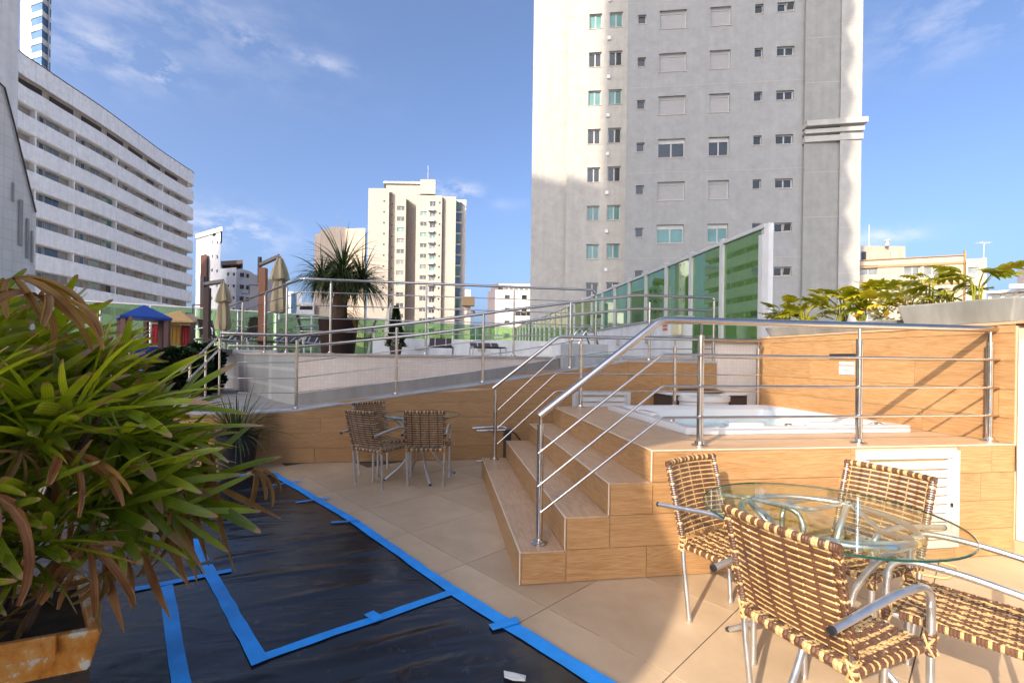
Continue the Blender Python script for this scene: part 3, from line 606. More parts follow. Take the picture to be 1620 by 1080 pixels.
for y in (9.0, 10.6, 12.2, 13.8): m_ = MB(); m_.obox((4.235, y, 1.85), (.02, 0, 0), (0, .07, 0), (0, 0, .07)); m_.build('light', frame_brown, pw, bevel=.01)
for x in (-.9, 1.5): m_ = MB(); m_.obox((x, 17.68, 1.75), (.16, 0, 0), (0, .02, 0), (0, 0, .05)); m_.build('light', frame_brown, pw, bevel=.01)
wl = thing('wall_lamp', 'round cream bulkhead lamp on the white pool wall behind the handrail', 'lamp', (4.2, 8.6, 1.9)); pwl = PX(1071, 520, 4.24)
m_ = MB(); m_.obox(pwl, (.04, 0, 0), (0, .16, 0), (0, 0, .13)); m_.build('body', plain('cream_plastic', (.62, .55, .33), .4), wl, bevel=.03)
st_ = thing('warning_sticker', 'small orange warning sticker on the white pool wall', 'sticker', PX(1052, 512, 4.24)); p = PX(1052, 512, 4.243); m_ = MB()
for k in range(4): m_.box(4.2405, 4.2445, p.y - .09, p.y + .09, p.z - .13 + k * .07, p.z - .085 + k * .07)
m_.build('print', plain('orange_print', (.55, .16, .06), .6), st_)
ld = thing('pool_ladder', 'chrome pool ladder on the upper terrace, by the white pool wall', 'pool ladder', (3, 10, ZT))
for du in (0, 14):
    MB().tube(smooth_path([P(901 + du, 558, 10.2), P(901 + du, 545, 10.2), P(914 + du, 521, 10.2), P(924 + du, 519, 10.4), P(936 + du, 556, 10.8)], .15), .022, 8).build('rail_tube', stainless, ld, True)
for k in (.3, .6): MB().tube([P(901, 558, 10.2).lerp(P(905, 535, 10.2), k), P(915, 558, 10.2).lerp(P(919, 535, 10.2), k)], .018, 6).build('rung', stainless, ld)

# ================================================================ TERRACE FURNITURE AND PLANTS
wicker_dark = plain('dark_wicker', (.035, .022, .016), .6, var=.4, scale=60, bstr=.4, bscale=120); canvas = plain('khaki_canvas', (.40, .32, .19), .9, var=.15, scale=5, streak=True); teak = plain('orange_teak', (.25, .080, .024), .5, var=.25, scale=4, streak=True); umber = plain('dark_teak', (.05, .02, .013), .6, var=.2)
arm_grey = plain('arm_grey', (.17, .145, .125), .5)
def umbrella(label, post_uv, d, top_v, tip_uv, can_bot_v, mat_post, pw_=.075):
    b = P(post_uv[0], post_uv[1], d); b.z = ZT; top = P(post_uv[0], top_v, d); tip = P(tip_uv[0], tip_uv[1], d)
    t = thing('umbrella', label, 'umbrella', b, 'folded cantilever umbrellas')
    MB().box(b.x - pw_, b.x + pw_, b.y - pw_, b.y + pw_, ZT + .08, top.z).build('post', mat_post, t, bevel=.006)
    MB().box(b.x - .45, b.x + .45, b.y - .45, b.y + .45, ZT, ZT + .08).build('base', cap_grey, t, bevel=.01)
    st0 = Vector((b.x - .08, b.y, top.z - .35)); a0_ = Vector((b.x - .06, b.y, top.z + .08))
    MB().tube([st0, st0 + Vector((0, 0, .6))], .045, 6).build('bracket', black_plastic, t)
    MB().tube([a0_, tip + Vector((0, 0, .03))], .055, 6).build('arm', arm_grey, t)
    MB().tube([st0 + Vector((-.02, 0, -.05)), st0 + Vector((-.22, 0, -.05)), st0 + Vector((-.22, 0, -.25)), st0 + Vector((-.38, 0, -.25))], .014, 6).build('crank', black_plastic, t)
    zb = P(tip_uv[0], can_bot_v, d).z; Lc = tip.z - zb; n = 22; m_ = MB(); prof = [(.02, 1), (.07, .97), (.15, .80), (.20, .64), (.215, .60), (.12, .57), (.15, .45), (.17, .25), (.185, .08), (.15, .0), (.05, .01)]
    sc_ = Lc / 1.45
    for k, (r_, q) in enumerate(prof):
        for j in range(n):
            a = 2 * math.pi * j / n; rr = r_ * sc_ * (1 + .22 * math.sin(a * 6 + q * 2) * (1 if k > 0 else 0)); m_.v.append((tip.x + rr * math.cos(a), tip.y + rr * math.sin(a), zb + q * Lc + .015 * math.sin(a * 5)))
    for k in range(len(prof) - 1):
        for j in range(n): m_.f.append((k * n + j, k * n + (j + 1) % n, (k + 1) * n + (j + 1) % n, (k + 1) * n + j)); m_.m.append(0)
    m_.build('canopy', canvas, t, True)
    MB().tube([(tip.x, tip.y, zb - .15), (tip.x, tip.y, tip.z + .04)], .025, 6).build('mast', aluminium, t); return t
umbrella('folded khaki umbrella hanging from a bright orange teak post', (415, 540), 10.5, 424, (443, 407), 495, teak)
umbrella('folded khaki umbrella on a dark post at the far left of the terrace', (327, 540), 10.5, 455, (354, 447), 522, umber, .06)
# small folded umbrella behind the cone shrub
p = P(617, 555, 16); t = thing('umbrella', 'small folded pale umbrella beside the potted cone shrub', 'umbrella', (p.x, p.y, ZT), 'folded cantilever umbrellas'); MB().tube([(p.x, p.y, ZT), (p.x, p.y, 3.3)], .03, 8).build('pole', aluminium, t)
m_ = MB()
prof = [(.02, 3.25), (.12, 3.0), (.17, 2.5), (.18, 1.9), (.08, 1.8)]
for (r_, z) in prof: m_.v += [(p.x + r_ * (1 + .2 * math.sin(6 * a)) * math.cos(a), p.y + r_ * (1 + .2 * math.sin(6 * a)) * math.sin(a), z) for a in [2 * math.pi * j / 18 for j in range(18)]]
for k in range(4):
    for j in range(18): m_.f.append((k * 18 + j, k * 18 + (j + 1) % 18, (k + 1) * 18 + (j + 1) % 18, (k + 1) * 18 + j)); m_.m.append(0)
m_.build('canopy', plain('pale_canvas', (.5, .46, .36), .9), t, True)
def leafmat(name, cols, trans=.35, rough=.45, var_rand=.25, spec=.4):
    m, t, b = nodes(name); f = noise_(t, coords(t, (1, 1, 1), 10), 5, 4)
    c = ramp(t, f, [(.3, cols[0]), (.7, cols[1])]); oi = N(t, 'ShaderNodeObjectInfo'); hsv = N(t, 'ShaderNodeHueSaturation'); mr = N(t, 'ShaderNodeMapRange'); t.links.new(oi.outputs['Random'], mr.inputs[0]); mr.inputs[3].default_value = 1 - var_rand; mr.inputs[4].default_value = 1 + var_rand
    mh = N(t, 'ShaderNodeMapRange'); t.links.new(oi.outputs['Random'], mh.inputs[0]); mh.inputs[3].default_value = .515; mh.inputs[4].default_value = .485
    at1 = N(t, 'ShaderNodeAttribute', attribute_name='across'); at2 = N(t, 'ShaderNodeAttribute', attribute_name='along')
    sn = N(t, 'ShaderNodeMath', operation='MULTIPLY'); t.links.new(at1.outputs['Fac'], sn.inputs[0]); sn.inputs[1].default_value = 14.0; sn2 = N(t, 'ShaderNodeMath', operation='SINE'); t.links.new(sn.outputs[0], sn2.inputs[0])
    vein = ramp(t, sn2.outputs[0], [(0.0, (.80, .80, .80)), (.9, (1.08, 1.06, 1.0))]); c = mixc(t, c, vein, 1.0, 'MULTIPLY')
    ab = N(t, 'ShaderNodeMath', operation='ABSOLUTE'); t.links.new(at1.outputs['Fac'], ab.inputs[0]); ma = N(t, 'ShaderNodeMath', operation='MULTIPLY'); t.links.new(ab.outputs[0], ma.inputs[0]); t.links.new(at2.outputs['Fac'], ma.inputs[1])
    mb_ = N(t, 'ShaderNodeMath', operation='MULTIPLY_ADD'); t.links.new(noise_(t, coords(t, (1, 1, 1), 10), 22, 4), mb_.inputs[0]); mb_.inputs[1].default_value = .5; t.links.new(ma.outputs[0], mb_.inputs[2])
    edge = ramp(t, mb_.outputs[0], [(.98, (0, 0, 0)), (1.15, (1, 1, 1))]); c = mixc(t, c, (.38, .25, .10), edge)
    t.links.new(c, hsv.inputs['Color']); t.links.new(mr.outputs[0], hsv.inputs['Value']); t.links.new(mh.outputs[0], hsv.inputs['Hue'])
    t.links.new(hsv.outputs[0], b.inputs['Base Color']); b.inputs['Roughness'].default_value = rough; b.inputs['Specular IOR Level'].default_value = spec
    o = t.nodes['Material Output']; tl_ = N(t, 'ShaderNodeBsdfTranslucent'); br2 = mixc(t, hsv.outputs[0], (1.3, 1.25, .4), 1.0, 'MULTIPLY'); t.links.new(br2, tl_.inputs[0])
    mx = N(t, 'ShaderNodeMixShader'); mx.inputs[0].default_value = trans; t.links.new(b.outputs[0], mx.inputs[1]); t.links.new(tl_.outputs[0], mx.inputs[2]); t.links.new(mx.outputs[0], o.inputs[0]); return m
leaf_green = leafmat('palm_leaf_green', ((.165, .24, .012), (.40, .47, .03)), .42, .34, .42); leaf_tip = leafmat('dry_leaf_tip', ((.30, .17, .07), (.45, .30, .16)), .2, .7); leaf_dead = leafmat('dead_leaf_brown', ((.24, .10, .022), (.46, .25, .085)), .25, .7)
leaf_phil = leafmat('philodendron_leaf', ((.20, .26, .012), (.50, .43, .02)), .35, .35, .3); leaf_dark = leafmat('dark_foliage', ((.012, .03, .008), (.03, .06, .012)), .15, .6); leaf_spike = leafmat('spiky_leaf', ((.03, .06, .012), (.085, .12, .03)), .2, .45)
bark = plain('fibrous_bark', (.10, .06, .035), .95, var=.5, scale=15, bstr=.6, bscale=40)
def ribbon(m_, pts, widths, normal_hint=Vector((0, 0, 1)), fold=.0, mi=None):
    """folded leaf blade along pts"""
    n = len(pts); b = len(m_.v)
    for i, p in enumerate(pts):
        t_ = (pts[min(i + 1, n - 1)] - pts[max(i - 1, 0)]).normalized(); s_ = t_.cross(normal_hint)
        if s_.length < 1e-3: s_ = Vector((1, 0, 0))
        s_.normalize(); u_ = s_.cross(t_); w_ = widths[i] / 2
        m_.v += [tuple(p - s_ * w_ + u_ * w_ * fold), tuple(p), tuple(p + s_ * w_ + u_ * w_ * fold)]; m_.att += [(-1, i / (n - 1)), (0, i / (n - 1)), (1, i / (n - 1))]
    for i in range(n - 1):
        for k in (0, 1): a = b + 3 * i + k; m_.f.append((a, a + 1, a + 4, a + 3)); m_.m.append(mi[i] if mi else m_.mi)
def arc_pts(o, dirv, L, droop, n=6):
    """points from o along dirv, bending down"""
    p = Vector(o); d = Vector(dirv).normalized(); out_ = [p.copy()]
    for i in range(n): d = (d + Vector((0, 0, -droop / n))).normalized(); p = p + d * (L / n); out_.append(p.copy())
    return out_
# potted pony-tail palm in the big brown pot
pc = P(535, 552, 9.6); pp_ = thing('potted_palm', 'spiky potted palm with a thick trunk in a large brown pot', 'potted palm', (pc.x, pc.y, ZT))
MB().lathe((pc.x, pc.y, ZT + .003), [(.30, 0), (.33, .02), (.40, .70), (.42, .74), (.37, .74), (.36, .66)], 24).build('pot', plain('brown_glazed_pot', (.030, .013, .009), .6, spec=.25), pp_, True)
MB().tube([(pc.x, pc.y, ZT + .6), (pc.x + .01, pc.y, ZT + .95), (pc.x + .04, pc.y, ZT + 1.25), (pc.x + .06, pc.y, ZT + 1.72)], [.19, .16, .14, .12], 10).build('trunk', bark, pp_, True)
m_ = MB(); rnd = random.Random(5)
heads = [(Vector((pc.x + .08, pc.y, ZT + 1.72)), 1.0), (Vector((pc.x - .32, pc.y - .1, ZT + 1.55)), .62), (Vector((pc.x + .45, pc.y + .1, ZT + 1.55)), .75), (Vector((pc.x + .1, pc.y - .25, ZT + 1.45)), .5)]
for hc, hs in heads[1:]: m_2 = MB(); m_2.tube([(pc.x + .03, pc.y, ZT + 1.3), hc], [.07, .06], 8).build('branch', bark, pp_, True)
for hc, hs in heads:
    for k in range(int(300 * hs)):
        a = rnd.uniform(0, 2 * math.pi); el = math.asin(rnd.uniform(-.25, 1)); d = Vector((math.cos(a) * math.cos(el), math.sin(a) * math.cos(el), math.sin(el))); L = rnd.uniform(.8, 1.2) * hs ** .7
        m_.mi = 0; ribbon(m_, arc_pts(hc + d * .05, d, L, rnd.uniform(.7, 2.1), 7), [.020, .026, .026, .022, .018, .014, .009, .002], Vector((0, 0, 1)) if abs(el) < 1.2 else Vector((0, 1, 0)), .3)
stuff(m_.build('foliage', leaf_spike, pp_))
m_ = MB()
for k in range(26):
    a = rnd.uniform(-.6, 1.4); d = Vector((math.cos(a), -abs(math.sin(a)) * .4, rnd.uniform(-.2, .4))); ribbon(m_, arc_pts((pc.x + .15, pc.y, ZT + rnd.uniform(.7, 1.0)), d, rnd.uniform(.5, .9), 1.6, 5), [.03, .03, .03, .02, .015, .004], Vector((0, 0, 1)), .2)
stuff(m_.build('hanging_dry_leaves', leaf_dead, pp_))
def leafy_cone(m_, base, h, r, n, rn, ls=.05, shape=lambda q: 1 - q):
    for k in range(n):
        q = rn.random() ** .9; a = rn.uniform(0, 6.283); rr = r * shape(q) * (.55 + .5 * rn.random()); c = Vector((base[0] + rr * math.cos(a), base[1] + rr * math.sin(a), base[2] + q * h))
        d = Vector((math.cos(a), math.sin(a), rn.uniform(-.3, .9))).normalized(); s_ = Vector((rn.uniform(-1, 1), rn.uniform(-1, 1), rn.uniform(-1, 1))).cross(d)
        if s_.length < .01: continue
        s_.normalize(); l = ls * rn.uniform(.6, 1.4); b = len(m_.v); m_.v += [tuple(c), tuple(c + d * l * .5 + s_ * l * .35), tuple(c + d * l), tuple(c + d * l * .5 - s_ * l * .35)]; m_.f.append((b, b + 1, b + 2, b + 3)); m_.m.append(m_.mi)
def shrub(label, c, h, r, n, pot=None, shape=None, ls=.07, name='shrub'):
    t = thing(name, label, 'shrub', c); rn = random.Random(int(c[0] * 100)); z = c[2]
    if pot: MB().lathe((c[0], c[1], z + .003), [(pot * .75, 0), (pot, pot * 1.5), (pot * .9, pot * 1.5)], 16).build('pot', brown_dark, t, True); z += pot * 1.4
    MB().tube([(c[0], c[1], c[2] + (.02 if not pot else pot)), (c[0], c[1], z + h * .7)], .03, 6).build('trunk', bark, t)
    m_ = MB(); leafy_cone(m_, (c[0], c[1], z), h, r, n, rn, ls, shape or (lambda q: 1 - q)); stuff(m_.build('foliage', leaf_dark, t)); return t
p = P(626, 553, 15.5); shrub('dark cone shaped shrub in a pot on the upper terrace', (p.x, p.y, ZT), 1.35, .30, 1800, .22, None, .09)
ball = lambda q: math.sqrt(max(0, 1 - (2 * q - 1) ** 2)) * (1 + .15 * math.sin(q * 9))
p = P(283, 590, 8.6); shrub('round dark shrub behind the palm, left of the ramp', (p.x, p.y, .45), 1.05, .50, 5200, None, ball, .10)
p = P(318, 585, 9.4); shrub('second round dark shrub, half hidden by the sloping handrails', (p.x, p.y, .6), 1.0, .40, 3600, None, ball, .10)
# sun loungers by the pool wall
def lounger(label, u0, u1, v_top, d):
    a = P(u0, 562, d); b = P(u1, 562, d); zt_ = P((u0 + u1) / 2, v_top, d).z; cx = (a.x + b.x) / 2; cy = (a.y + b.y) / 2; hw = (b - a).length / 2
    t = thing('sun_lounger', label, 'sun lounger', (cx, cy, ZT), 'sun loungers by the pool wall'); m_ = MB()
    h = zt_ - ZT; bk = Vector((cx, cy + .25, ZT + .28)); tp_ = Vector((cx, cy + .25 + .55, zt_))
    for s_ in (-1, 1):
        MB().tube([bk + Vector((s_ * hw, 0, 0)), tp_ + Vector((s_ * hw, 0, 0))], .02, 6).build('back_tube', white_paint, t)
        MB().tube([(cx + s_ * hw, cy - 1.2, ZT + .28), bk + Vector((s_ * hw, 0, 0))], .02, 6).build('side_tube', white_paint, t)
        for y in (-1.1, .2): MB().tube([(cx + s_ * hw, cy + y, ZT), (cx + s_ * hw, cy + y, ZT + .28)], .018, 6).build('leg', white_paint, t)
    k = Vector((hw - .03, 0, 0)); m_ = MB(); m_.add([bk - k, bk + k, tp_ + k, tp_ - k, bk - k + Vector((0, .03, 0)), bk + k + Vector((0, .03, 0)), tp_ + k + Vector((0, .03, 0)), tp_ - k + Vector((0, .03, 0))], [(0, 1, 2, 3), (7, 6, 5, 4), (0, 4, 5, 1), (1, 5, 6, 2), (2, 6, 7, 3), (3, 7, 4, 0)]); m_.build('back_sling', wicker_dark, t)
    MB().box(cx - hw + .03, cx + hw - .03, cy - 1.2, cy + .24, ZT + .265, ZT + .29).build('seat_sling', wicker_dark, t)
    for s_ in (-.45, .45): MB().tube([bk + Vector((s_ * hw, -.015, 0)), tp_ + Vector((s_ * hw, -.015, 0))], .014, 6).build('brace', white_paint, t)
lounger('dark sun lounger behind the railing, left of the orange umbrella post', 352, 384, 520, 10.8); lounger('dark sun lounger behind the railing, between the orange post and the palm pot', 424, 462, 530, 11.2); lounger('dark sun lounger partly behind the big brown palm pot', 474, 500, 524, 11.8)
lounger('sun lounger with raised back nearer the potted cone shrub', 677, 716, 533, 14); lounger('sun lounger with lower back right of the first one by the pool wall', 744, 793, 541, 14)

# ---------------------------------------------------------------- playground house
red_p = plain('red_plastic', (.50, .02, .02), .4, var=.15); blue_p = plain('blue_plastic', (.010, .05, .26), .4, var=.2); yel_p = plain('yellow_plastic', (.62, .30, .02), .4); tan_p = plain('tan_plastic', (.50, .29, .10), .55)
D = 13.0; pg = thing('play_tower', 'play tower with a blue pyramid roof, brown posts and a red slide', 'play tower', P(227, 600, D)); pg.location.z = 0
cx_, cy_ = P(227, 560, D).x, P(227, 560, D).y; hw = .60
ez = P(227, 506, D).z; az = P(227, 482, D).z
ang = .65; ca, sa = math.cos(ang), math.sin(ang); rot = lambda x, y: (cx_ + x * ca - y * sa, cy_ + x * sa + y * ca)
cor = [rot(-hw * .95, -hw * .95), rot(hw * .95, -hw * .95), rot(hw * .95, hw * .95), rot(-hw * .95, hw * .95)]; corp = [rot(-hw * .78, -hw * .78), rot(hw * .78, -hw * .78), rot(hw * .78, hw * .78), rot(-hw * .78, hw * .78)]
m_ = MB(); m_.add([(*p, ez) for p in cor] + [(*p, ez + .06) for p in cor] + [(cx_, cy_, az)], [(3, 2, 1, 0)] + [(i, (i + 1) % 4, 4 + (i + 1) % 4, 4 + i) for i in range(4)] + [(4 + i, 4 + (i + 1) % 4, 8) for i in range(4)]); m_.build('roof', blue_p, pg)
for p in corp: MB().box(p[0] - .06, p[0] + .06, p[1] - .06, p[1] + .06, 0, ez).build('post', plain('post_brown', (.09, .025, .018), .5), pg)
MB().prism(corp, .85, .93).build('platform', blue_p, pg)
m_ = MB(); a, b_ = Vector(corp[2]), Vector(corp[3]); m_.prism([a, b_, b_ + Vector((.05, .05)), a + Vector((.05, .05))], .94, ez - .75); m_.build('side_panel', blue_p, pg)
a, b_ = Vector(corp[0]), Vector(corp[1]); dd = (b_ - a); nn = Vector((dd.y, -dd.x)).normalized()
m_ = MB(); q0, q1 = a + dd * .15, b_ - dd * .15; m_.add([(*q0, .9), (*q1, .9), (*(q1 + nn * 1.5), .15), (*(q0 + nn * 1.5), .15), (*q0, 1.12), (*q1, 1.12), (*(q1 + nn * 1.5), .37), (*(q0 + nn * 1.5), .37)], [(0, 1, 2, 3), (0, 3, 7, 4), (1, 5, 6, 2), (3, 2, 6, 7)]); m_.build('slide', red_p, pg)
for f in (.1, .9): q = a + dd * f; MB().tube(smooth_path([(*q, .95), (*(q + nn * .15), 1.0), (*(q + nn * .15), 1.45), (*q, 1.5)], .1), .02, 6).build('grab_bar', yel_p, pg)
ph = thing('playhouse', 'play house with tan roof and red and yellow wall panels', 'play house', P(272, 600, 14)); ph.location.z = 0
D2 = 14.2; c2 = P(270, 560, D2); ez2 = P(270, 510, D2).z; az2 = P(270, 491, D2).z; zb2 = P(270, 546, D2).z
u_ = [240, 262, 265, 284, 286, 300]
for k, mt in ((0, red_p), (2, yel_p), (4, red_p)):
    a, b_ = P(u_[k], 540, D2 + k * .1), P(u_[k + 1], 540, D2 + (k + 1) * .1); m_ = MB(); m_.prism([(a.x, a.y), (b_.x, b_.y), (b_.x, b_.y + .06), (a.x, a.y + .06)], zb2, ez2 - .05); m_.build('wall_panel', mt, ph)
    for f in (.33, .66): q = a.lerp(b_, f); MB().box(q.x - .02, q.x + .02, q.y - .025, q.y - .001, zb2 + .08, ez2 - .15).build('panel_rib', mt, ph)
h2 = .62; cc = [(c2.x - .65, c2.y - .2), (c2.x + .72, c2.y - .2), (c2.x + .72, c2.y + 1.1), (c2.x - .65, c2.y + 1.1)]
m_ = MB(); m_.add([(*p, ez2) for p in cc] + [(*p, ez2 + .05) for p in cc] + [(c2.x, c2.y + .45, az2 + .06)], [(3, 2, 1, 0)] + [(i, (i + 1) % 4, 4 + (i + 1) % 4, 4 + i) for i in range(4)] + [(4 + i, 4 + (i + 1) % 4, 8) for i in range(4)]); m_.build('roof', tan_p, ph)
for p in cc: MB().box(p[0] * .96 + c2.x * .04 - .05, p[0] * .96 + c2.x * .04 + .05, p[1] * .9 + (c2.y + .45) * .1 - .05, p[1] * .9 + (c2.y + .45) * .1 + .05, 0, ez2).build('post', brown_dark, ph)

# ================================================================ WICKER CHAIRS AND GLASS TABLES
def cane(name, col, var=.3): return plain(name, col, .35, var=var, scale=14, spec=.5)
cane_b = cane('brown_cane', (.10, .044, .021), .5); cane_c = cane('cream_cane', (.50, .315, .13), .35)
CANES = [cane_c, cane_b]
def strand(m_, pts, w_, th_, nrm):
    b = len(m_.v); n = len(pts)
    for i, p in enumerate(pts):
        t_ = (pts[min(i + 1, n - 1)] - pts[max(i - 1, 0)]).normalized(); nn_ = nrm[i] if isinstance(nrm, list) else nrm; s_ = t_.cross(nn_).normalized(); u_ = s_.cross(t_)
        m_.v += [tuple(p - s_ * w_ / 2), tuple(p - s_ * w_ * .22 + u_ * th_ / 2), tuple(p + s_ * w_ * .22 + u_ * th_ / 2), tuple(p + s_ * w_ / 2), tuple(p - u_ * th_ * .4)]
    for i in range(n - 1):
        for k in range(5): a = b + 5 * i; m_.f.append((a + k, a + (k + 1) % 5, a + 5 + (k + 1) % 5, a + 5 + k)); m_.m.append(m_.mi)
def make_chair(label, group):
    t = thing('wicker_chair', label, 'chair', (0, 0, 0), group)
    zs, zb, hw = .435, .865, .215
    def backp(x, h):  # h 0..1 up the back
        q = x / hw; return Vector((x, -.205 - .105 * h - .035 * (1 - q * q) * min(1, h * 2 + .3), zs + .03 + (zb - zs - .03) * h))
    # back weave
    m_ = MB(); rows = 30; nx = 20; warps = [-.17, -.125, -.08, -.035, .01, .055, .10, .145, .185]
    for k in range(rows):
        h = (k + .8) / (rows + .6); m_.mi = 0 if k % 2 == 0 else 1; pts = []; nr = Vector((0, 1, .25)).normalized()
        xs_ = [-hw - .014 + (2 * hw + .028) * i / (len(warps) * 2) for i in range(len(warps) * 2 + 1)]
        for i, x in enumerate(xs_): off = .0008 * (1 if (i + k) % 2 else -1); pts.append(backp(max(-hw, min(hw, x)), h) + Vector((x - max(-hw, min(hw, x)), 0, 0)) + nr * (off if 0 < i < len(xs_) - 1 else -.012))
        strand(m_, pts, .0172 if m_.mi else .0070, .0045, nr)
    for j, x in enumerate([-hw + (2 * hw) * (i + .5) / (len(warps)) for i in range(len(warps))]):
        nv = Vector((0, 1, .25)).normalized()
        for mi_, dx_, ph_, wd_ in (((1, 0, 0, .013),) if j % 2 else ((0, 0, 1, .0055),)):
            m_.mi = mi_; strand(m_, [backp(x + dx_, 0)] + [backp(x + dx_, (k + .8) / (rows + .6)) + nv * (.0048 if (k + j + ph_) % 2 == 0 else -.0048) for k in range(rows)] + [backp(x + dx_, 1)], wd_, .003, nv)
    # wraps round the side posts
    for s_ in (-1, 1):
        for k in range(34):
            h = (k + .5) / 34; m_.mi = 0 if k % 6 == 0 else 1; a, b_ = backp(s_ * hw, h - .011), backp(s_ * hw, h + .011); m_.tube([a, a.lerp(b_, .5), b_], [.0150, .0164, .0150], 8)
    stuff(m_.build('back_weave', CANES, t))
    m_ = MB(); n = 46
    for k in range(n):
        x0_, x1_ = -hw - .012 + (2 * hw + .024) * k / n, -hw - .012 + (2 * hw + .024) * (k + 1) / n; m_.mi = (1, 1, 0, 1, 1, 1, 0, 0)[k % 8]
        a, b_ = backp(x0_ if abs(x0_) < hw else math.copysign(hw, x0_), 1.0), backp(x1_ if abs(x1_) < hw else math.copysign(hw, x1_), 1.0); a.x, b_.x = x0_, x1_
        m_.tube([a, a.lerp(b_, .5), b_], [.0160, .0174, .0160], 10)
    stuff(m_.build('top_wrap', CANES, t))
    # seat weave
    m_ = MB(); nx, ny = 28, 24; sw = .215; y0, y1 = -.205, .21; zt_ = zs
    def seatz(x, y): return zt_ - .012 * (1 - (x / sw) ** 2) * (1 - ((y) / .21) ** 2)
    for i in range(nx):
        x = -sw + 2 * sw * (i + .5) / nx; m_.mi = (0, 1, 1, 0, 0, 1, 1)[i % 7]; pts = []; nr = []
        for q in ((y1 - .012, -.034), (y1 + .012, -.026), (y1 + .017, -.010), (y1 + .008, .004)): pts.append(Vector((x, q[0], zt_ + q[1])))
        for k in range(ny // 2 - 1): y = y1 - .03 - (y1 - y0 - .05) * k / (ny // 2 - 2); pts.append(Vector((x, y, seatz(x, y) + .0022 * (1 if (i + k) % 2 else -1))))
        for q in ((y0 - .008, .004), (y0 - .017, -.010), (y0 - .012, -.026), (y0 + .012, -.034)): pts.append(Vector((x, q[0], zt_ + q[1])))
        n = len(pts); nr = []
        for k in range(n): t__ = (pts[min(k + 1, n - 1)] - pts[max(k - 1, 0)]).normalized(); nr.append(Vector((1, 0, 0)).cross(t__) * -1 if Vector((1, 0, 0)).cross(t__).z < 0 and 3 < k < n - 4 else Vector((-1, 0, 0)).cross(t__) if False else t__.cross(Vector((1, 0, 0))) * -1)
        strand(m_, pts, .0150, .0055, nr)
    for k in range(ny):
        y = y0 + (y1 - y0) * (k + .5) / ny; m_.mi = 1 if k % 4 else 0
        pts = [Vector((-sw + 2 * sw * i / 28, y, seatz(-sw + 2 * sw * i / 28, y) + .0036 * (1 if (i + k) % 2 else -1))) for i in range(29)]
        strand(m_, pts, .0088, .0035, Vector((0, 0, 1)))
    for s_ in (-1, 1):
        for k in range(34):
            ya, yb2 = y0 + .02 + (y1 - y0 - .05) * k / 34, y0 + .02 + (y1 - y0 - .05) * (k + 1) / 34; m_.mi = (1, 1, 0, 1, 1, 1, 0)[k % 7]; xw_ = lambda y: s_ * (.212 + .013 * (y - y0) / .415)
            m_.tube([(xw_(ya), ya, zs - .014), (xw_((ya + yb2) / 2), (ya + yb2) / 2, zs - .014), (xw_(yb2), yb2, zs - .014)], [.0150, .0166, .0150], 8)
    stuff(m_.build('seat_weave', CANES, t))
    MB().tube([(-.21, y1, zs - .012), (.21, y1, zs - .012)], .012, 8).build('seat_rail', aluminium, t, True); MB().tube([(-.21, y0, zs - .012), (.21, y0, zs - .012)], .012, 8).build('seat_rail', aluminium, t, True)
    for s_ in (-1, 1):
        b0_ = backp(s_ * hw, 0); leg = [(s_ * .198, -.165, .004), (s_ * .212, -.195, .30), tuple(b0_ + Vector((0, 0, -.02)))] + [tuple(backp(s_ * hw, h_)) for h_ in (.15, .4, .7, 1.0)]
        MB().tube(leg, .0128, 10).build('rear_leg', aluminium, t, True)
        MB().tube([(s_ * .198, -.165, .001), (s_ * .199, -.167, .02)], .0142, 10).build('foot_cap', aluminium, t); MB().tube([(s_ * .235, .225, .001), (s_ * .235, .225, .02)], .0142, 10).build('foot_cap', aluminium, t)
        arm = smooth_path([(s_ * .235, .225, .004), (s_ * .237, .222, .50), (s_ * .238, .215, .655), (s_ * .236, .02, .665), (s_ * .235, -.36, .615)], .13, 7)
        MB().tube(arm, .0135, 12).build('front_leg', aluminium, t, True); MB().tube([(s_ * .235, -.355, .6157), (s_ * .235, -.368, .614)], .0142, 10).build('end_cap', black_plastic, t)
        MB().tube([(s_ * .225, y1 + .005, zs - .02), (s_ * .212, y0, zs - .02)], .011, 8).build('side_rail', aluminium, t, True)
        for (x, y, z, tx) in ((s_ * .236, .223, zs, 0), (s_ * .213, -.205, zs, 0)):
            m_ = MB()
            for k in range(6):
                m_.mi = 0 if k % 2 == (0 if y < 0 else 1) and y < 0 else 1; m_.tube([(x, y, z - .045 + k * .0145), (x, y, z - .038 + k * .0145), (x, y, z - .031 + k * .0145)], [.0155, .0185, .0155], 9)
            for q in (-1, 1): m_.mi = 0; m_.tube([(x - q * .017, y + .013, z - .04), (x, y + .0215, z - .005), (x + q * .017, y + .013, z + .03)], .0038, 5); m_.tube([(x - q * .017, y - .013, z - .04), (x, y - .0215, z - .005), (x + q * .017, y - .013, z + .03)], .0038, 5)
            m_.build('binding', CANES, t)
    return t
CS = .965
rot_f = lambda fx, fy_: math.atan2(-fx, fy_)
GR = 'wicker chairs round the sunlit glass table'; GL = 'wicker chairs round the far glass table'
ch = make_chair('wicker chair nearest the camera, its back turned to us, in the sun', GR); ch.scale = (CS, CS, CS)
ch.location = (1.48, 1.55, 0); ch.rotation_euler = (0, 0, rot_f(.966, .259))
copy_thing(ch, 'wicker chair standing against the deck front, left of the sunlit glass table', (1.59, 2.235, 0), rot_f(.40, -.92))
copy_thing(ch, 'wicker chair behind the sunlit glass table, in front of the louvred door', (2.14, 2.10, 0), rot_f(-.976, -.22))
copy_thing(ch, 'wicker chair cut off by the right edge, seat and arms in the sun', (2.117, 1.545, 0), rot_f(-.52, .86))
